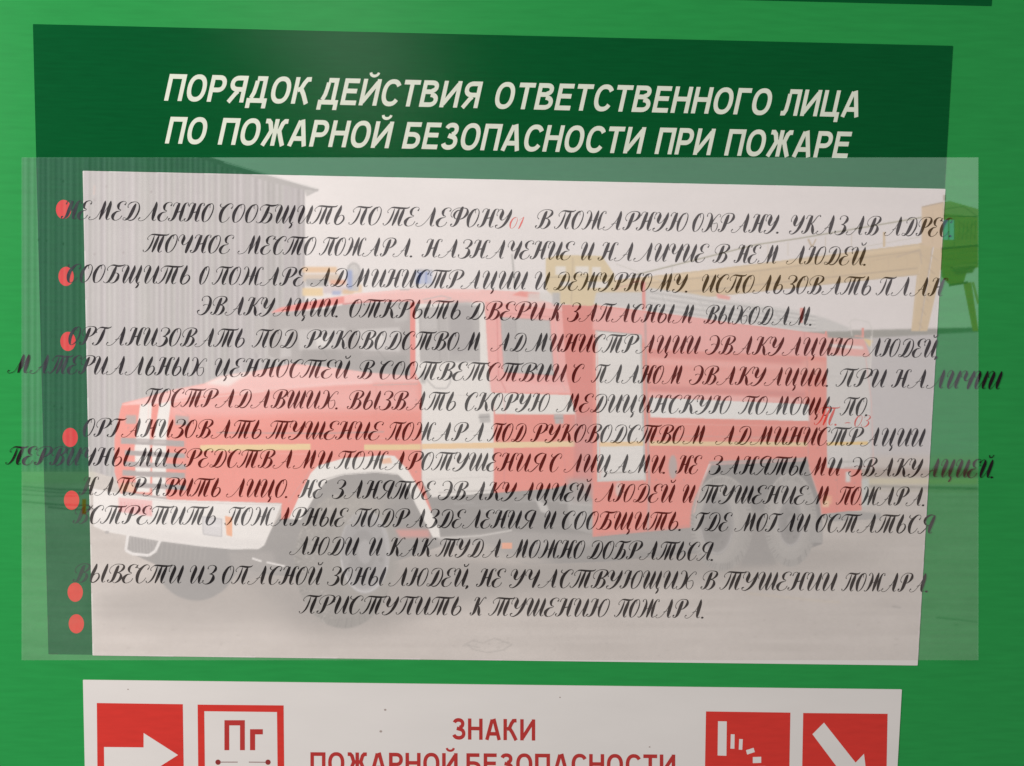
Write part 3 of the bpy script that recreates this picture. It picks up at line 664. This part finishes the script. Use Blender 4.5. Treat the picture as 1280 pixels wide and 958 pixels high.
pline([(270, 541), (400, 542), (480, 540)], 1.6, (130, 80, 75), None, .9, .5)
pline([(300, 548), (526, 548)], 1.0, (225, 130, 120), None, .6, .5)
pline([(470, 482), (470, 556)], 1.1, (205, 60, 50), None, .8)
# white nose stripes, grille
paint([(175, 506), (190, 504), (187, 545), (188, 590), (187, 616), (170, 615), (168, 560)], (234, 230, 226), (F, 'hood_stripe'), .5)
paint([(199, 505), (214, 501), (208, 545), (207, 596), (207, 622), (190, 620), (190, 560)], (234, 230, 226), (F, 'hood_stripe'), .5)
pline([(186, 504), (184, 545)], 1.5, (250, 190, 180), None, .6, .5)
GC = (104, 94, 95)
for (y, x0, x1, h_) in ((551, 151, 230, 7.5), (566, 156, 231, 6), (580, 155, 232, 6.5), (591, 153, 231, 7), (606, 160, 232, 6)):
    paint([(x0, y - h_ / 2), (x1, y - h_ / 2 + 4), (x1, y + h_ / 2 + 4), (x0, y + h_ / 2)], GC, (F, 'grille'), .5)
for (y, h_) in ((560, 3.4), (574, 3.4), (587, 3)):
    for (x0, x1) in ((170, 187), (190, 207)): paint(rect(x0, y - h_ / 2, x1, y + h_ / 2 + 1), (232, 228, 224), None, .6)
for (y,) in ((551,), (580,)):
    paint(rect(171, y - 2, 186, y + 2), (170, 160, 160), None, 1, .8); paint(rect(191, y, 207, y + 4), (165, 155, 155), None, 1, .8)
paint(rect(157, 519, 170, 530), (130, 100, 95), (F, 'grille'), .8); paint([(219, 519), (236, 521), (236, 532), (219, 531)], (125, 100, 98), (F, 'grille'), .8)
paint(rect(150, 604, 168, 615), (226, 138, 96), (F, 'indicator'), 1)
paint([(152, 614), (208, 622), (208, 626), (155, 621)], (120, 112, 112), None, .6)
# yellow stripe along the flank
YL = (230, 178, 86)
paint([(250, 556.5), (388, 555), (388, 562.5), (250, 564)], YL, (F, 'yellow_stripe'))
# front mudguard of the near wheel
paint([(398, 600), (440, 592), (500, 590), (521, 622), (546, 662), (546, 676), (500, 674), (380, 662), (374, 650)], (80, 78, 77), (F, 'wheel_arch'))
paint([(492, 662), (536, 662), (538, 672), (500, 672)], (205, 80, 70), None, 1.5, .8)
# near front wheel
def wheel(cx, cy, rx, ry, dx, dy, drx, dry, tyre, tone):
    lab = (F, 'wheel')
    paint(ell(cx, cy, rx, ry), tyre, lab, .9)
    n = int(2 * math.pi * ry / 5)
    for k in range(n):
        a = 2 * math.pi * k / n
        pline([(cx + rx * .84 * math.cos(a), cy + ry * .84 * math.sin(a)), (cx + rx * .99 * math.cos(a + .05), cy + ry * .99 * math.sin(a + .05))], 1.7, tuple(np.array(tyre) * rng.uniform(.5, .95)), None, .7, .4)
    paint(ell(dx, dy, drx * 1.42, dry * 1.32), tuple(np.array(tyre) * 1.10), None, 1.4, .8)
    paint(ell(dx, dy, drx * 1.05, dry * 1.05), tuple(np.array(tone) * 1.25), (F, 'rim'), .6)
    paint(ell(dx - drx * .06, dy, drx * .93, dry * .93), tone, (F, 'rim'), .8)
    paint(ell(dx - drx * .1, dy, drx * .55, dry * .55), tuple(np.array(tone) * .80), None, 1.5, .9)
    paint(ell(dx, dy, drx * .30, dry * .30), tuple(np.array(tone) * 1.15), None, 1, .9)
    rim_arc = ell(dx, dy, drx * 1.0, dry * 1.0, 20, 175, 24)
    pline(rim_arc, 1.7, tuple(np.minimum(235, np.array(tone) * 1.75)), None, .75, .4)
    pline(ell(dx, dy, drx * 1.3, dry * 1.22, 190, 340, 24), 1.2, tuple(np.array(tyre) * 1.25), None, .5, .5)
    pline(ell(cx, cy, rx * .97, ry * .97, 200, 340, 30), 1.6, tuple(np.array(tyre) * 1.4), None, .45, .6)
    for k in range(8):
        a = 2 * math.pi * k / 8 + .3
        paint(ell(dx + drx * .7 * math.cos(a), dy + dry * .7 * math.sin(a), drx * .1, drx * .1), tuple(np.array(tone) * .75), None, .5, .8)
wheel(430, 702, 62, 84, 456, 690, 30, 50, (88, 85, 80), (98, 98, 101))
for k in range(520):                                           # muddy tread of the near front wheel
    a = rng.uniform(math.radians(100), math.radians(300)); r = rng.uniform(.55, 1.0)
    x = 430 + 62 * r * math.cos(a); y = 702 + 84 * r * math.sin(a)
    paint(ell(x, y, rng.uniform(.8, 2.2), rng.uniform(.8, 2.0), n=7), tuple(rng.uniform(60, 150) * np.array((1, .97, .92))), None, .3, .5)
paint([(392, 628), (440, 616), (500, 622), (470, 640), (410, 648)], (128, 122, 112), None, 6, .5)
MG = [(361, 649), (374, 620), (388, 592), (398, 582), (430, 573), (480, 569), (493, 570), (510, 588), (530, 622), (549, 662), (550, 672), (541, 672), (520, 632), (506, 602), (498, 594), (470, 591), (428, 594), (408, 601), (396, 616), (376, 650)]
paint(MG, (234, 231, 226), (F, 'mudguard'), .4)
pline([(403, 600), (428, 593), (470, 590), (497, 593)], 1.4, (150, 146, 144), None, .8, .4)
paint([(477, 574), (488, 572), (490, 579), (478, 580)], (236, 150, 100), (F, 'side_marker'), .6)
# bumper
paint([(116, 611), (150, 617), (213, 625), (280, 627), (352, 630), (338, 664), (330, 682), (323, 686.5), (290, 687), (250, 683), (200, 676.5), (133, 665), (117, 658)], (228, 225, 222), (F, 'bumper'), .4)
paint([(118, 655), (133, 664), (200, 675.5), (250, 682), (323, 685.5), (332, 676), (250, 670), (180, 660), (118, 648)], (214, 210, 208), None, 2, .8)
pline([(152, 620), (213, 627), (280, 629.5), (350, 631.5)], 1.2, (176, 168, 166), None, .7, .5)
paint(ell(133.5, 665.5, 3, 1.8), (120, 116, 116), None, .5)
paint([(148, 622), (190, 626), (190, 646), (148, 640)], (232, 150, 150), (F, 'number_plate'), .6)
for k in range(9): pline([(151 + k * 4.4, 627 + k * .5), (151 + k * 4.4 + 2, 640 + k * .5)], 1.6, (215, 90, 95), None, .7, .4)
paint([(253, 646), (277, 649), (277, 671), (254, 668)], (196, 195, 200), (F, 'headlight'), .4)
pline([(253, 646), (277, 649), (277, 671), (254, 668), (253, 646)], 1.4, (135, 135, 142), None, .8, .3)
pline([(255, 655), (276, 658)], 3, (222, 222, 226), None, .8, .8)
paint([(281, 645), (290, 647), (290, 671), (283, 669)], (238, 122, 56), (F, 'indicator'), .4)
paint(rect(102.5, 624, 107.5, 643), (205, 92, 0), (F, 'indicator'), .5)
# cab roof and windscreen
paint([(338, 391), (350, 385), (378, 379), (410, 373), (440, 368), (513, 361), (600, 362), (674, 366), (674, 374), (706, 384), (708, 470), (714, 490), (610, 490), (608, 396), (520, 380), (513, 377), (470, 377), (428, 380), (380, 388)], REDP, B0, .5)
paint([(338, 391), (350, 385), (378, 379), (410, 373), (430, 371), (430, 379), (380, 387)], (232, 60, 52), None, .8)
pline([(428, 380.5), (470, 376.5), (513, 376)], 2.2, (176, 40, 40), None, .9, .5)
pline([(440, 369), (513, 363), (600, 364)], 2.4, (253, 190, 186), None, .8, 1)
paint([(650, 364), (674, 366), (674, 374), (640, 369)], (236, 82, 70), None, .6)
pline([(528, 375), (552, 370), (564, 373), (552, 377), (530, 378)], 1.3, (150, 140, 140), None, .8, .3)
pline([(500, 362), (512, 362)], 1.6, (140, 140, 140), None, .8, .3)
paint(rect(519, 338, 540, 357), (110, 135, 195), (F, 'blue_beacon'), 1.2, .75)
for k in range(5): pline([(521 + k * 4, 340), (520 + k * 4, 356)], 1.6, ((20, 60, 170) if k % 2 else (150, 165, 205)), None, .8, .5)
pline([(518, 338), (541, 338.5)], 2, (110, 112, 120), None, .8, .5)
paint(rect(516, 355, 545, 360), (200, 196, 196), None, 1)
paint([(335, 394), (408, 386), (428, 381.5), (470, 378.5), (513, 378), (515, 470), (463, 466), (420, 460), (350, 452), (334, 445)], (116, 111, 111), (F, 'windscreen'), .5)
paint([(345, 398), (428, 388), (505, 383), (508, 408), (430, 410), (345, 416)], (126, 121, 121), None, 2)
for q, c in (([(372, 412), (432, 410), (432, 436), (374, 438)], (166, 162, 162)), ([(446, 412), (500, 409), (500, 440), (450, 438)], (176, 172, 172)), ([(352, 412), (362, 410), (364, 446), (350, 448)], (160, 156, 156)), ([(378, 438), (420, 438), (424, 458), (376, 452)], (96, 92, 92)),
             ([(420, 440), (452, 440), (458, 464), (424, 460)], (104, 100, 100)), ([(455, 446), (508, 444), (508, 466), (462, 464)], (100, 97, 97)), ([(488, 382), (510, 381), (510, 400), (494, 404)], (146, 143, 143)), ([(394, 420), (412, 419), (414, 432), (396, 434)], (216, 212, 210)), ([(462, 418), (478, 417), (480, 432), (462, 432)], (214, 210, 208))):
    paint(q, c, None, 1.1, .9)
pline([(335, 394), (334, 445), (350, 452)], 1.6, (160, 156, 156), None, .8, .5)
pline([(400, 432), (416, 456)], 1.2, (70, 68, 68), None, .7, .4); pline([(470, 436), (492, 462)], 1.2, (70, 68, 68), None, .7, .4)
# near mirrors
pline([(337, 396), (318, 394), (314, 402), (315, 440), (320, 450), (336, 448)], 1.3, (140, 137, 137), (F, 'mirror'), .9, .3)
paint([(318, 398), (329, 397), (327, 420), (325, 446), (318, 440)], (138, 134, 134), (F, 'mirror'), .8)
paint(rect(512.5, 378, 519, 474), (232, 62, 50), (F, 'door_post'), .4)
# driver's door, white
paint([(519, 380), (606, 378), (611, 440), (614, 488), (617, 500), (617, 616.5), (540, 622), (527, 600), (527, 482), (521, 470)], WH, (F, 'cab_door'), .4)
paint([(523, 385), (597, 382), (600, 452), (525, 452)], (134, 131, 131), (F, 'door_window'), .5)
paint([(526, 388), (546, 387), (546, 412), (527, 412)], (152, 149, 149), None, .8)
paint([(562, 378), (590, 378), (592, 436), (566, 444), (561, 420)], (114, 110, 113), None, 2.5, .9)
pline([(548, 384), (550, 452)], 1.5, (104, 101, 101), None, .8, .4); pline([(558, 384), (561, 452)], 1.2, (165, 160, 160), None, .7, .4)
pline([(598, 383), (599, 452)], 1.4, (120, 118, 118), None, .9, .3); pline([(525, 452.5), (600, 452.5)], 1.3, (160, 157, 156), None, .9, .3)
paint(rect(526, 466, 532, 479), (130, 128, 126), None, 1.2)
pline([(530, 470), (538, 480), (544, 485.5), (558, 485.5), (563, 478), (562, 470)], 2.0, (150, 148, 147), (F, 'mirror'), .9, .4)
pline([(527, 482), (527, 600)], 1.2, (190, 120, 115), None, .8, .4)
# rear cab door, red
paint([(606, 378), (640, 381), (700, 388), (708, 396), (712, 476), (719, 500), (720, 603), (690, 611), (617, 616.5), (617, 500), (612, 470)], RED, (F, 'cab_door'), .4)
paint([(606, 378), (640, 381), (700, 388), (708, 396), (712, 476), (716, 492), (614, 490), (610, 450)], (242, 118, 112), None, .8)
paint([(612, 476), (712, 482), (714, 492), (616, 490)], (246, 140, 134), None, 1.5, .8)
pline([(621, 392), (623, 470), (632, 488), (630, 612)], 1.4, (205, 58, 56), None, .8, .4); pline([(694, 392), (698, 470), (708, 490)], 1.6, (220, 130, 124), None, .8, .5)
pline([(625, 391), (694, 397)], 1.5, (200, 70, 66), None, .8, .4)
paint([(626, 397), (687, 401), (692, 469), (630, 465)], (152, 150, 150), (F, 'door_window'), .5)
paint([(628, 400), (644, 400), (648, 464), (632, 464)], (122, 118, 120), None, 1.5, .7)
pline([(644, 400), (648, 465)], 1.3, (104, 101, 101), None, .8, .4); pline([(626, 397), (687, 401), (692, 469), (630, 465), (626, 397)], 1.5, (110, 100, 100), None, .6, .3)
paint([(614, 491), (713, 494), (720, 518.5), (619, 518)], (228, 224, 218), (F, 'white_band'), .4)
pline([(628, 492), (632, 518)], 1.3, (225, 150, 145), None, .7, .4); pline([(706, 494), (712, 518)], 1.2, (215, 190, 185), None, .7, .4)
paint([(598, 518), (612, 517), (613, 528), (600, 529)], (142, 140, 138), (F, 'door_handle'), .6); paint([(692, 518), (704, 518), (704, 530), (694, 530)], (142, 132, 132), (F, 'door_handle'), .6)
pline([(700, 525), (709, 610)], 1.6, (212, 60, 54), None, .6, .6)
# stripe over the cab
paint([(455, 556), (526, 555.5), (526, 562.5), (455, 563)], YL, (F, 'yellow_stripe')); paint([(527, 555), (617, 553.5), (617, 560.5), (527, 561.5)], (238, 178, 96), (F, 'yellow_stripe')); paint([(617, 553), (720, 551.5), (720, 558.5), (617, 560.5)], (234, 184, 104), (F, 'yellow_stripe'))
# gap and crew body
paint([(702, 381), (748, 383), (748, 600), (741, 603), (741, 625), (716, 600), (720, 520), (708, 470)], REDD, B0, .5)
paint([(714, 520), (746, 518), (746, 602), (738, 622), (722, 604)], (190, 66, 62), None, 4, .7)
paint([(708, 598), (736, 600), (742, 625), (716, 630)], (120, 106, 104), None, 3, .8)
paint([(741, 381), (800, 388), (875, 398), (920, 405), (960, 409), (1005, 415), (1034, 418), (1034, 585), (1077, 587), (1077, 638), (1026, 643), (1022, 620), (1011, 584), (1009, 576), (886, 580), (874, 610), (867, 640), (863, 660), (741, 671.5)], (234, 70, 52), B0, .4)
paint([(741, 383), (800, 389), (875, 398), (920, 405), (1005, 415), (1034, 418), (1034, 447), (811, 437), (800, 420), (741, 412)], (240, 120, 114), None, 1)
def band(y0l, y1l, dy, c, soft, op): paint([(811, y0l), (1007, y0l + dy), (1007, y1l + dy), (811, y1l)], c, None, soft, op)
band(438, 446, 10, (205, 66, 62), 2.2, .7); band(447, 456, 9, (248, 140, 132), 2, .7); band(456, 484, 8, (240, 120, 112), 3, .6); band(482, 489, 8, (198, 60, 56), 1.8, .8); band(490, 498, 8, (248, 150, 146), 1.5, .8)
paint([(1003, 450), (1033, 452), (1033, 470), (1003, 466)], (246, 130, 112), None, 3, .7)
paint([(811, 497), (1012, 505.5), (1012, 526.5), (813, 522)], (232, 231, 228), (F, 'white_band'), .4)
pline([(812, 545), (1008, 547)], 1.2, (190, 90, 80), None, .8, .4); pline([(940, 548), (1008, 550)], 1, (215, 130, 110), None, .6, .4)
paint([(812, 551.5), (1009, 553), (1009, 558.5), (812, 557.5)], (232, 178, 100), (F, 'yellow_stripe'), .3)
pline([(1005, 415), (1009, 455), (1012, 500), (1010, 576)], 1.5, (196, 82, 78), None, .8, .5)
paint([(744, 413.5), (801, 419), (804, 510), (807, 600), (747, 602)], (222, 219, 215), (F, 'locker_shutter'), .4)
for k in range(22): pline([(746, 424 + k * 8), (804, 427.5 + k * 7.8)], .8, (206, 203, 199), None, .5, .3)
pline([(744, 413.5), (801, 419)], 1.5, (120, 125, 125), None, .9, .3); pline([(801, 419), (803, 500), (806, 602)], 2.4, (140, 150, 150), None, .9, .4)
pline([(747, 601), (807, 599)], 2.6, (170, 190, 188), None, .8, .4); pline([(747, 520), (747, 602)], 1.6, (170, 190, 188), None, .8, .4)
paint([(747, 592), (806, 590), (806, 600), (748, 601)], (205, 200, 196), None, 1, .8)
pline([(757, 592), (790, 590)], 1.6, (130, 125, 120), None, .8, .4)
pline([(806.5, 392), (808, 500), (811.5, 600), (810, 664)], 2.6, (150, 102, 100), None, .85, .5)
paint([(749, 553), (804, 552), (804, 557.5), (749, 558.5)], (238, 182, 100), (F, 'yellow_stripe'))
pline([(746, 415), (750, 600)], 1.2, (225, 110, 100), None, .7, .4)
paint(ell(841, 584, 5.2, 15), (140, 112, 108), (F, 'filler_cap'), .8); paint(ell(773, 612, 4, 9), (205, 170, 160), None, 1, .8)
pline([(741, 603), (741, 671)], 1.4, (196, 100, 90), None, .7, .4)
# rear arch, wheels
paint([(889, 578), (1009, 574), (1013, 590), (1024, 622), (1028, 650), (1028, 680), (1000, 690), (900, 690), (866, 664), (867, 640), (875, 608)], (72, 70, 70), (F, 'wheel_arch'), .5)
paint([(886, 577), (1009, 572), (1009, 576), (888, 581)], (140, 110, 106), None, .6); pline([(890, 581), (1005, 576)], 1.5, (226, 130, 124), None, .6, .4)
paint([(866, 660), (742, 672), (742, 690), (870, 690)], (104, 100, 98), None, 2, .8)
paint([(925, 640), (972, 640), (970, 706), (925, 708)], (94, 90, 88), None, 3)
wheel(988, 650, 33, 59, 988, 654, 15, 28, (126, 122, 118), (86, 84, 84))
wheel(902, 654, 39, 60, 896, 655, 20, 37, (122, 118, 114), (84, 82, 82))
paint([(1013, 652), (1028, 654), (1028, 679), (1012, 678)], (118, 115, 113), (F, 'mud_flap'), .5)
# rear end
paint([(1033, 440), (1088, 446), (1088, 586), (1034, 585)], (196, 192, 190), (F, 'locker_shutter'), .5)
paint([(1033, 422), (1080, 424), (1088, 446), (1033, 444)], (240, 128, 118), B0, .6)
paint([(1037, 430), (1078, 433), (1080, 437), (1037, 434)], (240, 226, 224), None, .8, .9)
paint([(1079, 423), (1091, 426), (1087, 434)], (238, 190, 90), (F, 'side_marker'), .6)
paint([(1034, 553), (1085, 552), (1085, 556), (1034, 557)], (236, 178, 60), (F, 'yellow_stripe'))
pline([(1082, 446), (1089, 500), (1092, 586)], 1.3, (222, 150, 145), None, .8, .4); pline([(1089, 420), (1089, 446), (1087, 470)], 1.4, (232, 224, 214), None, .8, .3)
pline([(1050, 578), (1086, 576)], 2.2, (150, 146, 142), None, .8, .5); pline([(1055, 585), (1090, 583)], 2, (170, 120, 112), None, .7, .5)
paint(rect(1057, 590, 1063, 603), (206, 226, 224), None, .8, .9)
paint([(1030, 620), (1040, 620), (1040, 630), (1030, 632)], (244, 130, 70), (F, 'tail_light'), 1, .8)
pline([(1047, 592), (1046, 640)], 1.2, (200, 64, 52), None, .6, .4)
paint([(1026, 643.5), (1060, 639), (1101, 642), (1101, 649), (1034, 652)], (114, 112, 110), (F, 'rear_step'), .5)
paint([(1077, 600), (1086, 598), (1086, 632), (1077, 634)], (176, 190, 186), None, 1, .7)
# small fittings, seams and reflections
SEAM = (176, 74, 68)
for k in range(6): pline([(216, 512 + k * 2), (300, 508 + k * 5), (466, 500 + k * 6)], 1.6, (246, 150, 144), None, .16, 1.2)
pline([(300, 566), (386, 568)], 1.2, (250, 140, 128), None, .5, .6); pline([(232, 545), (232, 612)], 1.3, SEAM, None, .45, .5); pline([(214, 505), (236, 520), (234, 545)], 1.4, SEAM, None, .45, .5)
pline([(153, 506), (214, 503), (330, 489)], 1.6, (252, 200, 196), None, .7, .7)
pline([(360, 628), (388, 588)], 1.4, (190, 90, 84), None, .6, .5)
for (x, y) in ((160, 535), (226, 540), (262, 600), (300, 612), (330, 600), (520, 500), (520, 590)): paint(ell(x, y, 1.3, 1.3, n=8), (150, 60, 56), None, .4, .7)
pline([(530, 495), (612, 494)], 1, (190, 184, 180), None, .6, .5); pline([(530, 540), (615, 539)], 1, (196, 190, 186), None, .6, .5); pline([(532, 600), (614, 596)], 1.2, (188, 182, 178), None, .6, .5)
pline([(598, 522), (612, 521)], 1.6, (80, 78, 78), None, .8, .4); pline([(692, 523), (704, 523)], 1.6, (84, 76, 76), None, .8, .4)
pline([(548, 616), (617, 613)], 2, (150, 145, 142), None, .7, .5)
for x in (840, 880, 920, 960): pline([(x, 400 + (x - 811) * .085), (x + 1, 436 + (x - 811) * .05)], .9, (214, 96, 90), None, .35, .5)
for x in (850, 905, 960): pline([(x, 456), (x, 486)], .9, (214, 84, 78), None, .3, .5)
pline([(812, 530), (1008, 533)], 1.2, (248, 140, 126), None, .5, .6); pline([(812, 566), (1008, 568)], 1.1, (206, 70, 58), None, .4, .5)
pline([(741, 608), (866, 604)], 1.2, (206, 74, 62), None, .5, .5); pline([(745, 668), (862, 657)], 1.8, (190, 70, 60), None, .6, .6)
for (x, y) in ((752, 420), (796, 424), (752, 590), (800, 588), (820, 600), (855, 600), (820, 650), (1022, 480), (1022, 560), (1045, 600), (1068, 604), (1068, 628)): paint(ell(x, y, 1.2, 1.2, n=8), (140, 70, 66), None, .4, .6)
pline([(1036, 470), (1088, 474)], 1, (168, 164, 162), None, .6, .4); pline([(1036, 510), (1090, 512)], 1, (168, 164, 162), None, .6, .4); pline([(1060, 446), (1061, 584)], 1, (172, 168, 166), None, .6, .4)
pline([(1011, 584), (1023, 620), (1027, 644)], 1.6, (250, 150, 138), None, .6, .5); pline([(889, 580), (876, 608), (867, 642)], 1.8, (250, 160, 148), None, .7, .5)
paint(rect(1028, 626, 1036, 634), (250, 190, 120), None, .8, .8)
# roof ladders and hoses
paint([(742, 380), (745, 366), (800, 366), (812, 360), (870, 368), (905, 375), (1000, 389), (1035, 399), (1062, 410), (1060, 414), (1005, 414), (960, 408), (875, 397), (800, 387)], (190, 188, 187), (F, 'roof_ladder'), .8)
for k in range(8):
    t = k / 7
    pline([(812, 362 + 24 * t), (905, 376 + 22 * t), (1020, 394 + 17 * t)], 1.4, ((150, 148, 148) if k % 2 else (220, 217, 215)), None, .8, .5)
for k in range(60):
    x = rng.uniform(815, 1000); pline([(x, 366 + (x - 812) * .15), (x + 6, 380 + (x - 812) * .14)], 1.1, tuple(rng.uniform(150, 225, 1).repeat(3)), None, .45, .4)
paint(rect(690, 366, 700, 381), (150, 148, 146), None, 1); paint(rect(660, 366, 690, 377), (205, 200, 195), None, 1.5, .8)
paint([(802, 353), (806.5, 353), (807, 388), (803, 388)], (232, 82, 72), (F, 'roof_post'), .5); paint([(1000, 385), (1005, 385), (1003, 404), (1000, 404)], (236, 90, 76), (F, 'roof_post'), .5)
paint([(895, 367), (913, 371), (912, 375), (897, 373)], (240, 110, 98), None, .7); paint(rect(1077, 410, 1080, 422), (238, 92, 76), (F, 'roof_post'), .4); paint(rect(1031, 414, 1033.5, 421), (238, 92, 76), None, .4)
pline([(1065, 420), (1062, 402), (1068, 399), (1086, 403), (1090, 412), (1090, 425)], 1.3, (198, 194, 190), (F, 'roof_rail'), .9, .3)
pline([(1068, 420), (1080, 421)], 2, (240, 130, 112), None, .8, .4)
pline([(790, 352), (806, 352)], 1.5, (238, 120, 100), None, .7, .6); pline([(770, 362), (800, 351)], 1.3, (236, 130, 110), None, .6, .5)
# --- faint scrawl on the ground, pebbles
scr = [(578, 808), (590, 801), (604, 804), (618, 798), (640, 806), (628, 813), (610, 816), (592, 812), (583, 806), (600, 810)]
for k in range(9):
    x, y = scr[k]; x2, y2 = scr[k + 1]
    pline([(x, y), (x2, y2)], 1.1, (118, 110, 104), None, .75, .4)
for k in range(26): paint(ell(rng.uniform(588, 638), rng.uniform(798, 816), rng.uniform(.6, 2.2), .8, n=8), (125, 116, 108), None, .4, .6)
for k in range(60): paint(ell(rng.uniform(120, 1215), rng.uniform(745, 822), rng.uniform(.6, 3.0), rng.uniform(.5, 1.0), n=8), (112, 102, 94), None, .5, .45)
pline([(935, 742), (1030, 752), (1050, 753)], 1.6, (185, 160, 120), None, .5, 1)
pline([(1115, 758), (1126, 760)], 2, (100, 95, 90), None, .7, .6)
pline([(1170, 772), (1200, 775), (1222, 778)], 1.6, (80, 75, 70), None, .6, .8)
# print grain, slight softness of the whole print
grain = vnoise(1.7, 1.7, 11) * 2.4 + vnoise(5, 5, 12) * 1.8
COL += grain[..., None]
for c in range(3): COL[..., c] = blur(COL[..., c], .35)
COL = np.clip(COL, 0, 255)

# ink: how much of what lies behind comes through, and what the ink adds
EXPO = 0.86
A = 0.37
def srgb(l):
    l = np.asarray(l, float)
    return 255 * np.where(l <= 0.0031308, l * 12.92, 1.055 * np.maximum(l, 1e-9) ** (1 / 2.4) - .055)
GXX, GYY = np.meshgrid(gx, gy)
BP = on_board(GXX, GYY, 0.0)
def within(x0, y0, x1, y1): return (BP[..., 0] > x0) & (BP[..., 0] < x1) & (BP[..., 1] > y0) & (BP[..., 1] < y1)
on_paper = within(-0.3366, -0.1938, 0.3370, 0.1931)
on_dark = within(-0.3722, -0.1933, 0.3365, 0.3028) & ~on_paper
def blend(u): return lin(A * COL + (1 - A) * srgb(u))
def inks(u):
    """ink density that shows the faded print over a ground of colour u and over black"""
    u = np.asarray(u, float) * EXPO
    t = np.clip((blend(u) - blend(0 * u)) / u, 0.02, 0.97)
    return t, np.clip((blend(u) - t * u) / EXPO, 0, 1)
t_, k_ = inks(PAPER)
for where, u in ((on_dark, DARK), (~on_paper & ~on_dark, GREEN)):
    tt, kk = inks(u)
    kk[..., 1] = np.maximum(kk[..., 1], .5 * (kk[..., 0] + kk[..., 2]))          # keep the black letters under it neutral
    tt[..., 1] = np.clip((blend(u * EXPO)[..., 1] / EXPO - kk[..., 1]) / u[1], .02, .97)
    t_[where] = tt[where]; k_[where] = kk[where]
t_ = np.sqrt(t_)                                  # light crosses the film twice
film_m = bpy.data.materials.new('printed_clear_film'); film_m.use_nodes = True
nt = film_m.node_tree; nt.nodes.clear()
out = nt.nodes.new('ShaderNodeOutputMaterial'); add = nt.nodes.new('ShaderNodeAddShader')
tr = nt.nodes.new('ShaderNodeBsdfTransparent'); df = nt.nodes.new('ShaderNodeBsdfDiffuse')
a1 = nt.nodes.new('ShaderNodeAttribute'); a1.attribute_name = 'clear'
a2 = nt.nodes.new('ShaderNodeAttribute'); a2.attribute_name = 'ink'
nt.links.new(a1.outputs['Color'], tr.inputs[0]); nt.links.new(a2.outputs['Color'], df.inputs[0])
nt.links.new(tr.outputs[0], add.inputs[0]); nt.links.new(df.outputs[0], add.inputs[1]); nt.links.new(add.outputs[0], out.inputs[0])

PTS = on_board(GXX, GYY, Z_FILM)
film = thing('printed_film', 'see-through film with a faded picture of a red fire truck, over the white instruction sheet', 'film')
def film_piece(name, ids, parent):
    """one region of the continuous film: the cells whose printed shape is one of ids"""
    sel = np.isin(LAB, ids)
    return film_cells(name, sel, parent)
def film_cells(name, sel, parent):
    r, c = np.nonzero(sel)
    if len(r) == 0: return None
    v = np.stack([(r + 1) * (NX + 1) + c, (r + 1) * (NX + 1) + c + 1, r * (NX + 1) + c + 1, r * (NX + 1) + c], -1)
    u, inv = np.unique(v, return_inverse=True)
    me = bpy.data.meshes.new(name)
    me.vertices.add(len(u)); me.vertices.foreach_set('co', PTS.reshape(-1, 3)[u].astype(np.float32).ravel())
    n = len(r)
    me.loops.add(4 * n); me.loops.foreach_set('vertex_index', inv.ravel().astype(np.int32))
    me.polygons.add(n); me.polygons.foreach_set('loop_start', np.arange(0, 4 * n, 4, dtype=np.int32))
    me.update(calc_edges=True); me.validate()
    for nm, arr in (('clear', t_), ('ink', k_)):
        at = me.attributes.new(nm, 'FLOAT_COLOR', 'POINT')
        q = np.ones((len(u), 4), np.float32); q[:, :3] = arr.reshape(-1, 3)[u]
        at.data.foreach_set('color', q.ravel())
    return link(name, me, film_m, parent)

def islands(sel):
    """4-connected components of a cell mask, as a list of masks (big first, crumbs joined to the biggest)"""
    lab = np.zeros(sel.shape, int); k = 0; res = []
    todo = list(zip(*np.nonzero(sel)))
    seen = np.zeros(sel.shape, bool)
    for p in todo:
        if seen[p]: continue
        stack = [p]; seen[p] = True; cells = []
        while stack:
            y, x = stack.pop(); cells.append((y, x))
            for yy, xx in ((y + 1, x), (y - 1, x), (y, x + 1), (y, x - 1)):
                if 0 <= yy < sel.shape[0] and 0 <= xx < sel.shape[1] and sel[yy, xx] and not seen[yy, xx]:
                    seen[yy, xx] = True; stack.append((yy, xx))
        res.append(cells)
    res.sort(key=len, reverse=True)
    return res

SPLIT = {'wheel', 'chassis', 'rim', 'mirror', 'cab_door', 'door_window', 'headlight', 'indicator', 'leg', 'side_marker', 'locker_shutter', 'door_handle', 'hood_stripe', 'wheel_arch', 'white_band', 'roof_post'}
for i, (p, s) in enumerate(NAMES):                # crumbs cut off by the shapes printed over them go to the body around them
    if s in SPLIT and (p, None) in NAMES:
        for c in islands(LAB == i)[1:]:
            if len(c) < 14:
                a = np.array(c); LAB[a[:, 0], a[:, 1]] = NAMES.index((p, None))
parts = {}
for i, (p, s) in enumerate(NAMES):
    if s is None: parts[p] = film_piece(p, [i], film)
for i, (p, s) in enumerate(NAMES):
    if s is None: continue
    if p not in parts: parts[p] = bpy.data.objects.new(p, None); scene.collection.objects.link(parts[p]); parts[p].parent = film
    sel = LAB == i
    if s in SPLIT:
        isl = islands(sel)
        groups = [c for c in isl if len(c) >= 14] or isl[:1]
        for c in isl:
            if len(c) < 14 and c not in groups: groups[0] = groups[0] + c
        for c in groups:
            mk = np.zeros(LAB.shape, bool); a = np.array(c); mk[a[:, 0], a[:, 1]] = True
            film_cells(s, mk, parts[p])
    else:
        film_cells(s, sel, parts[p])
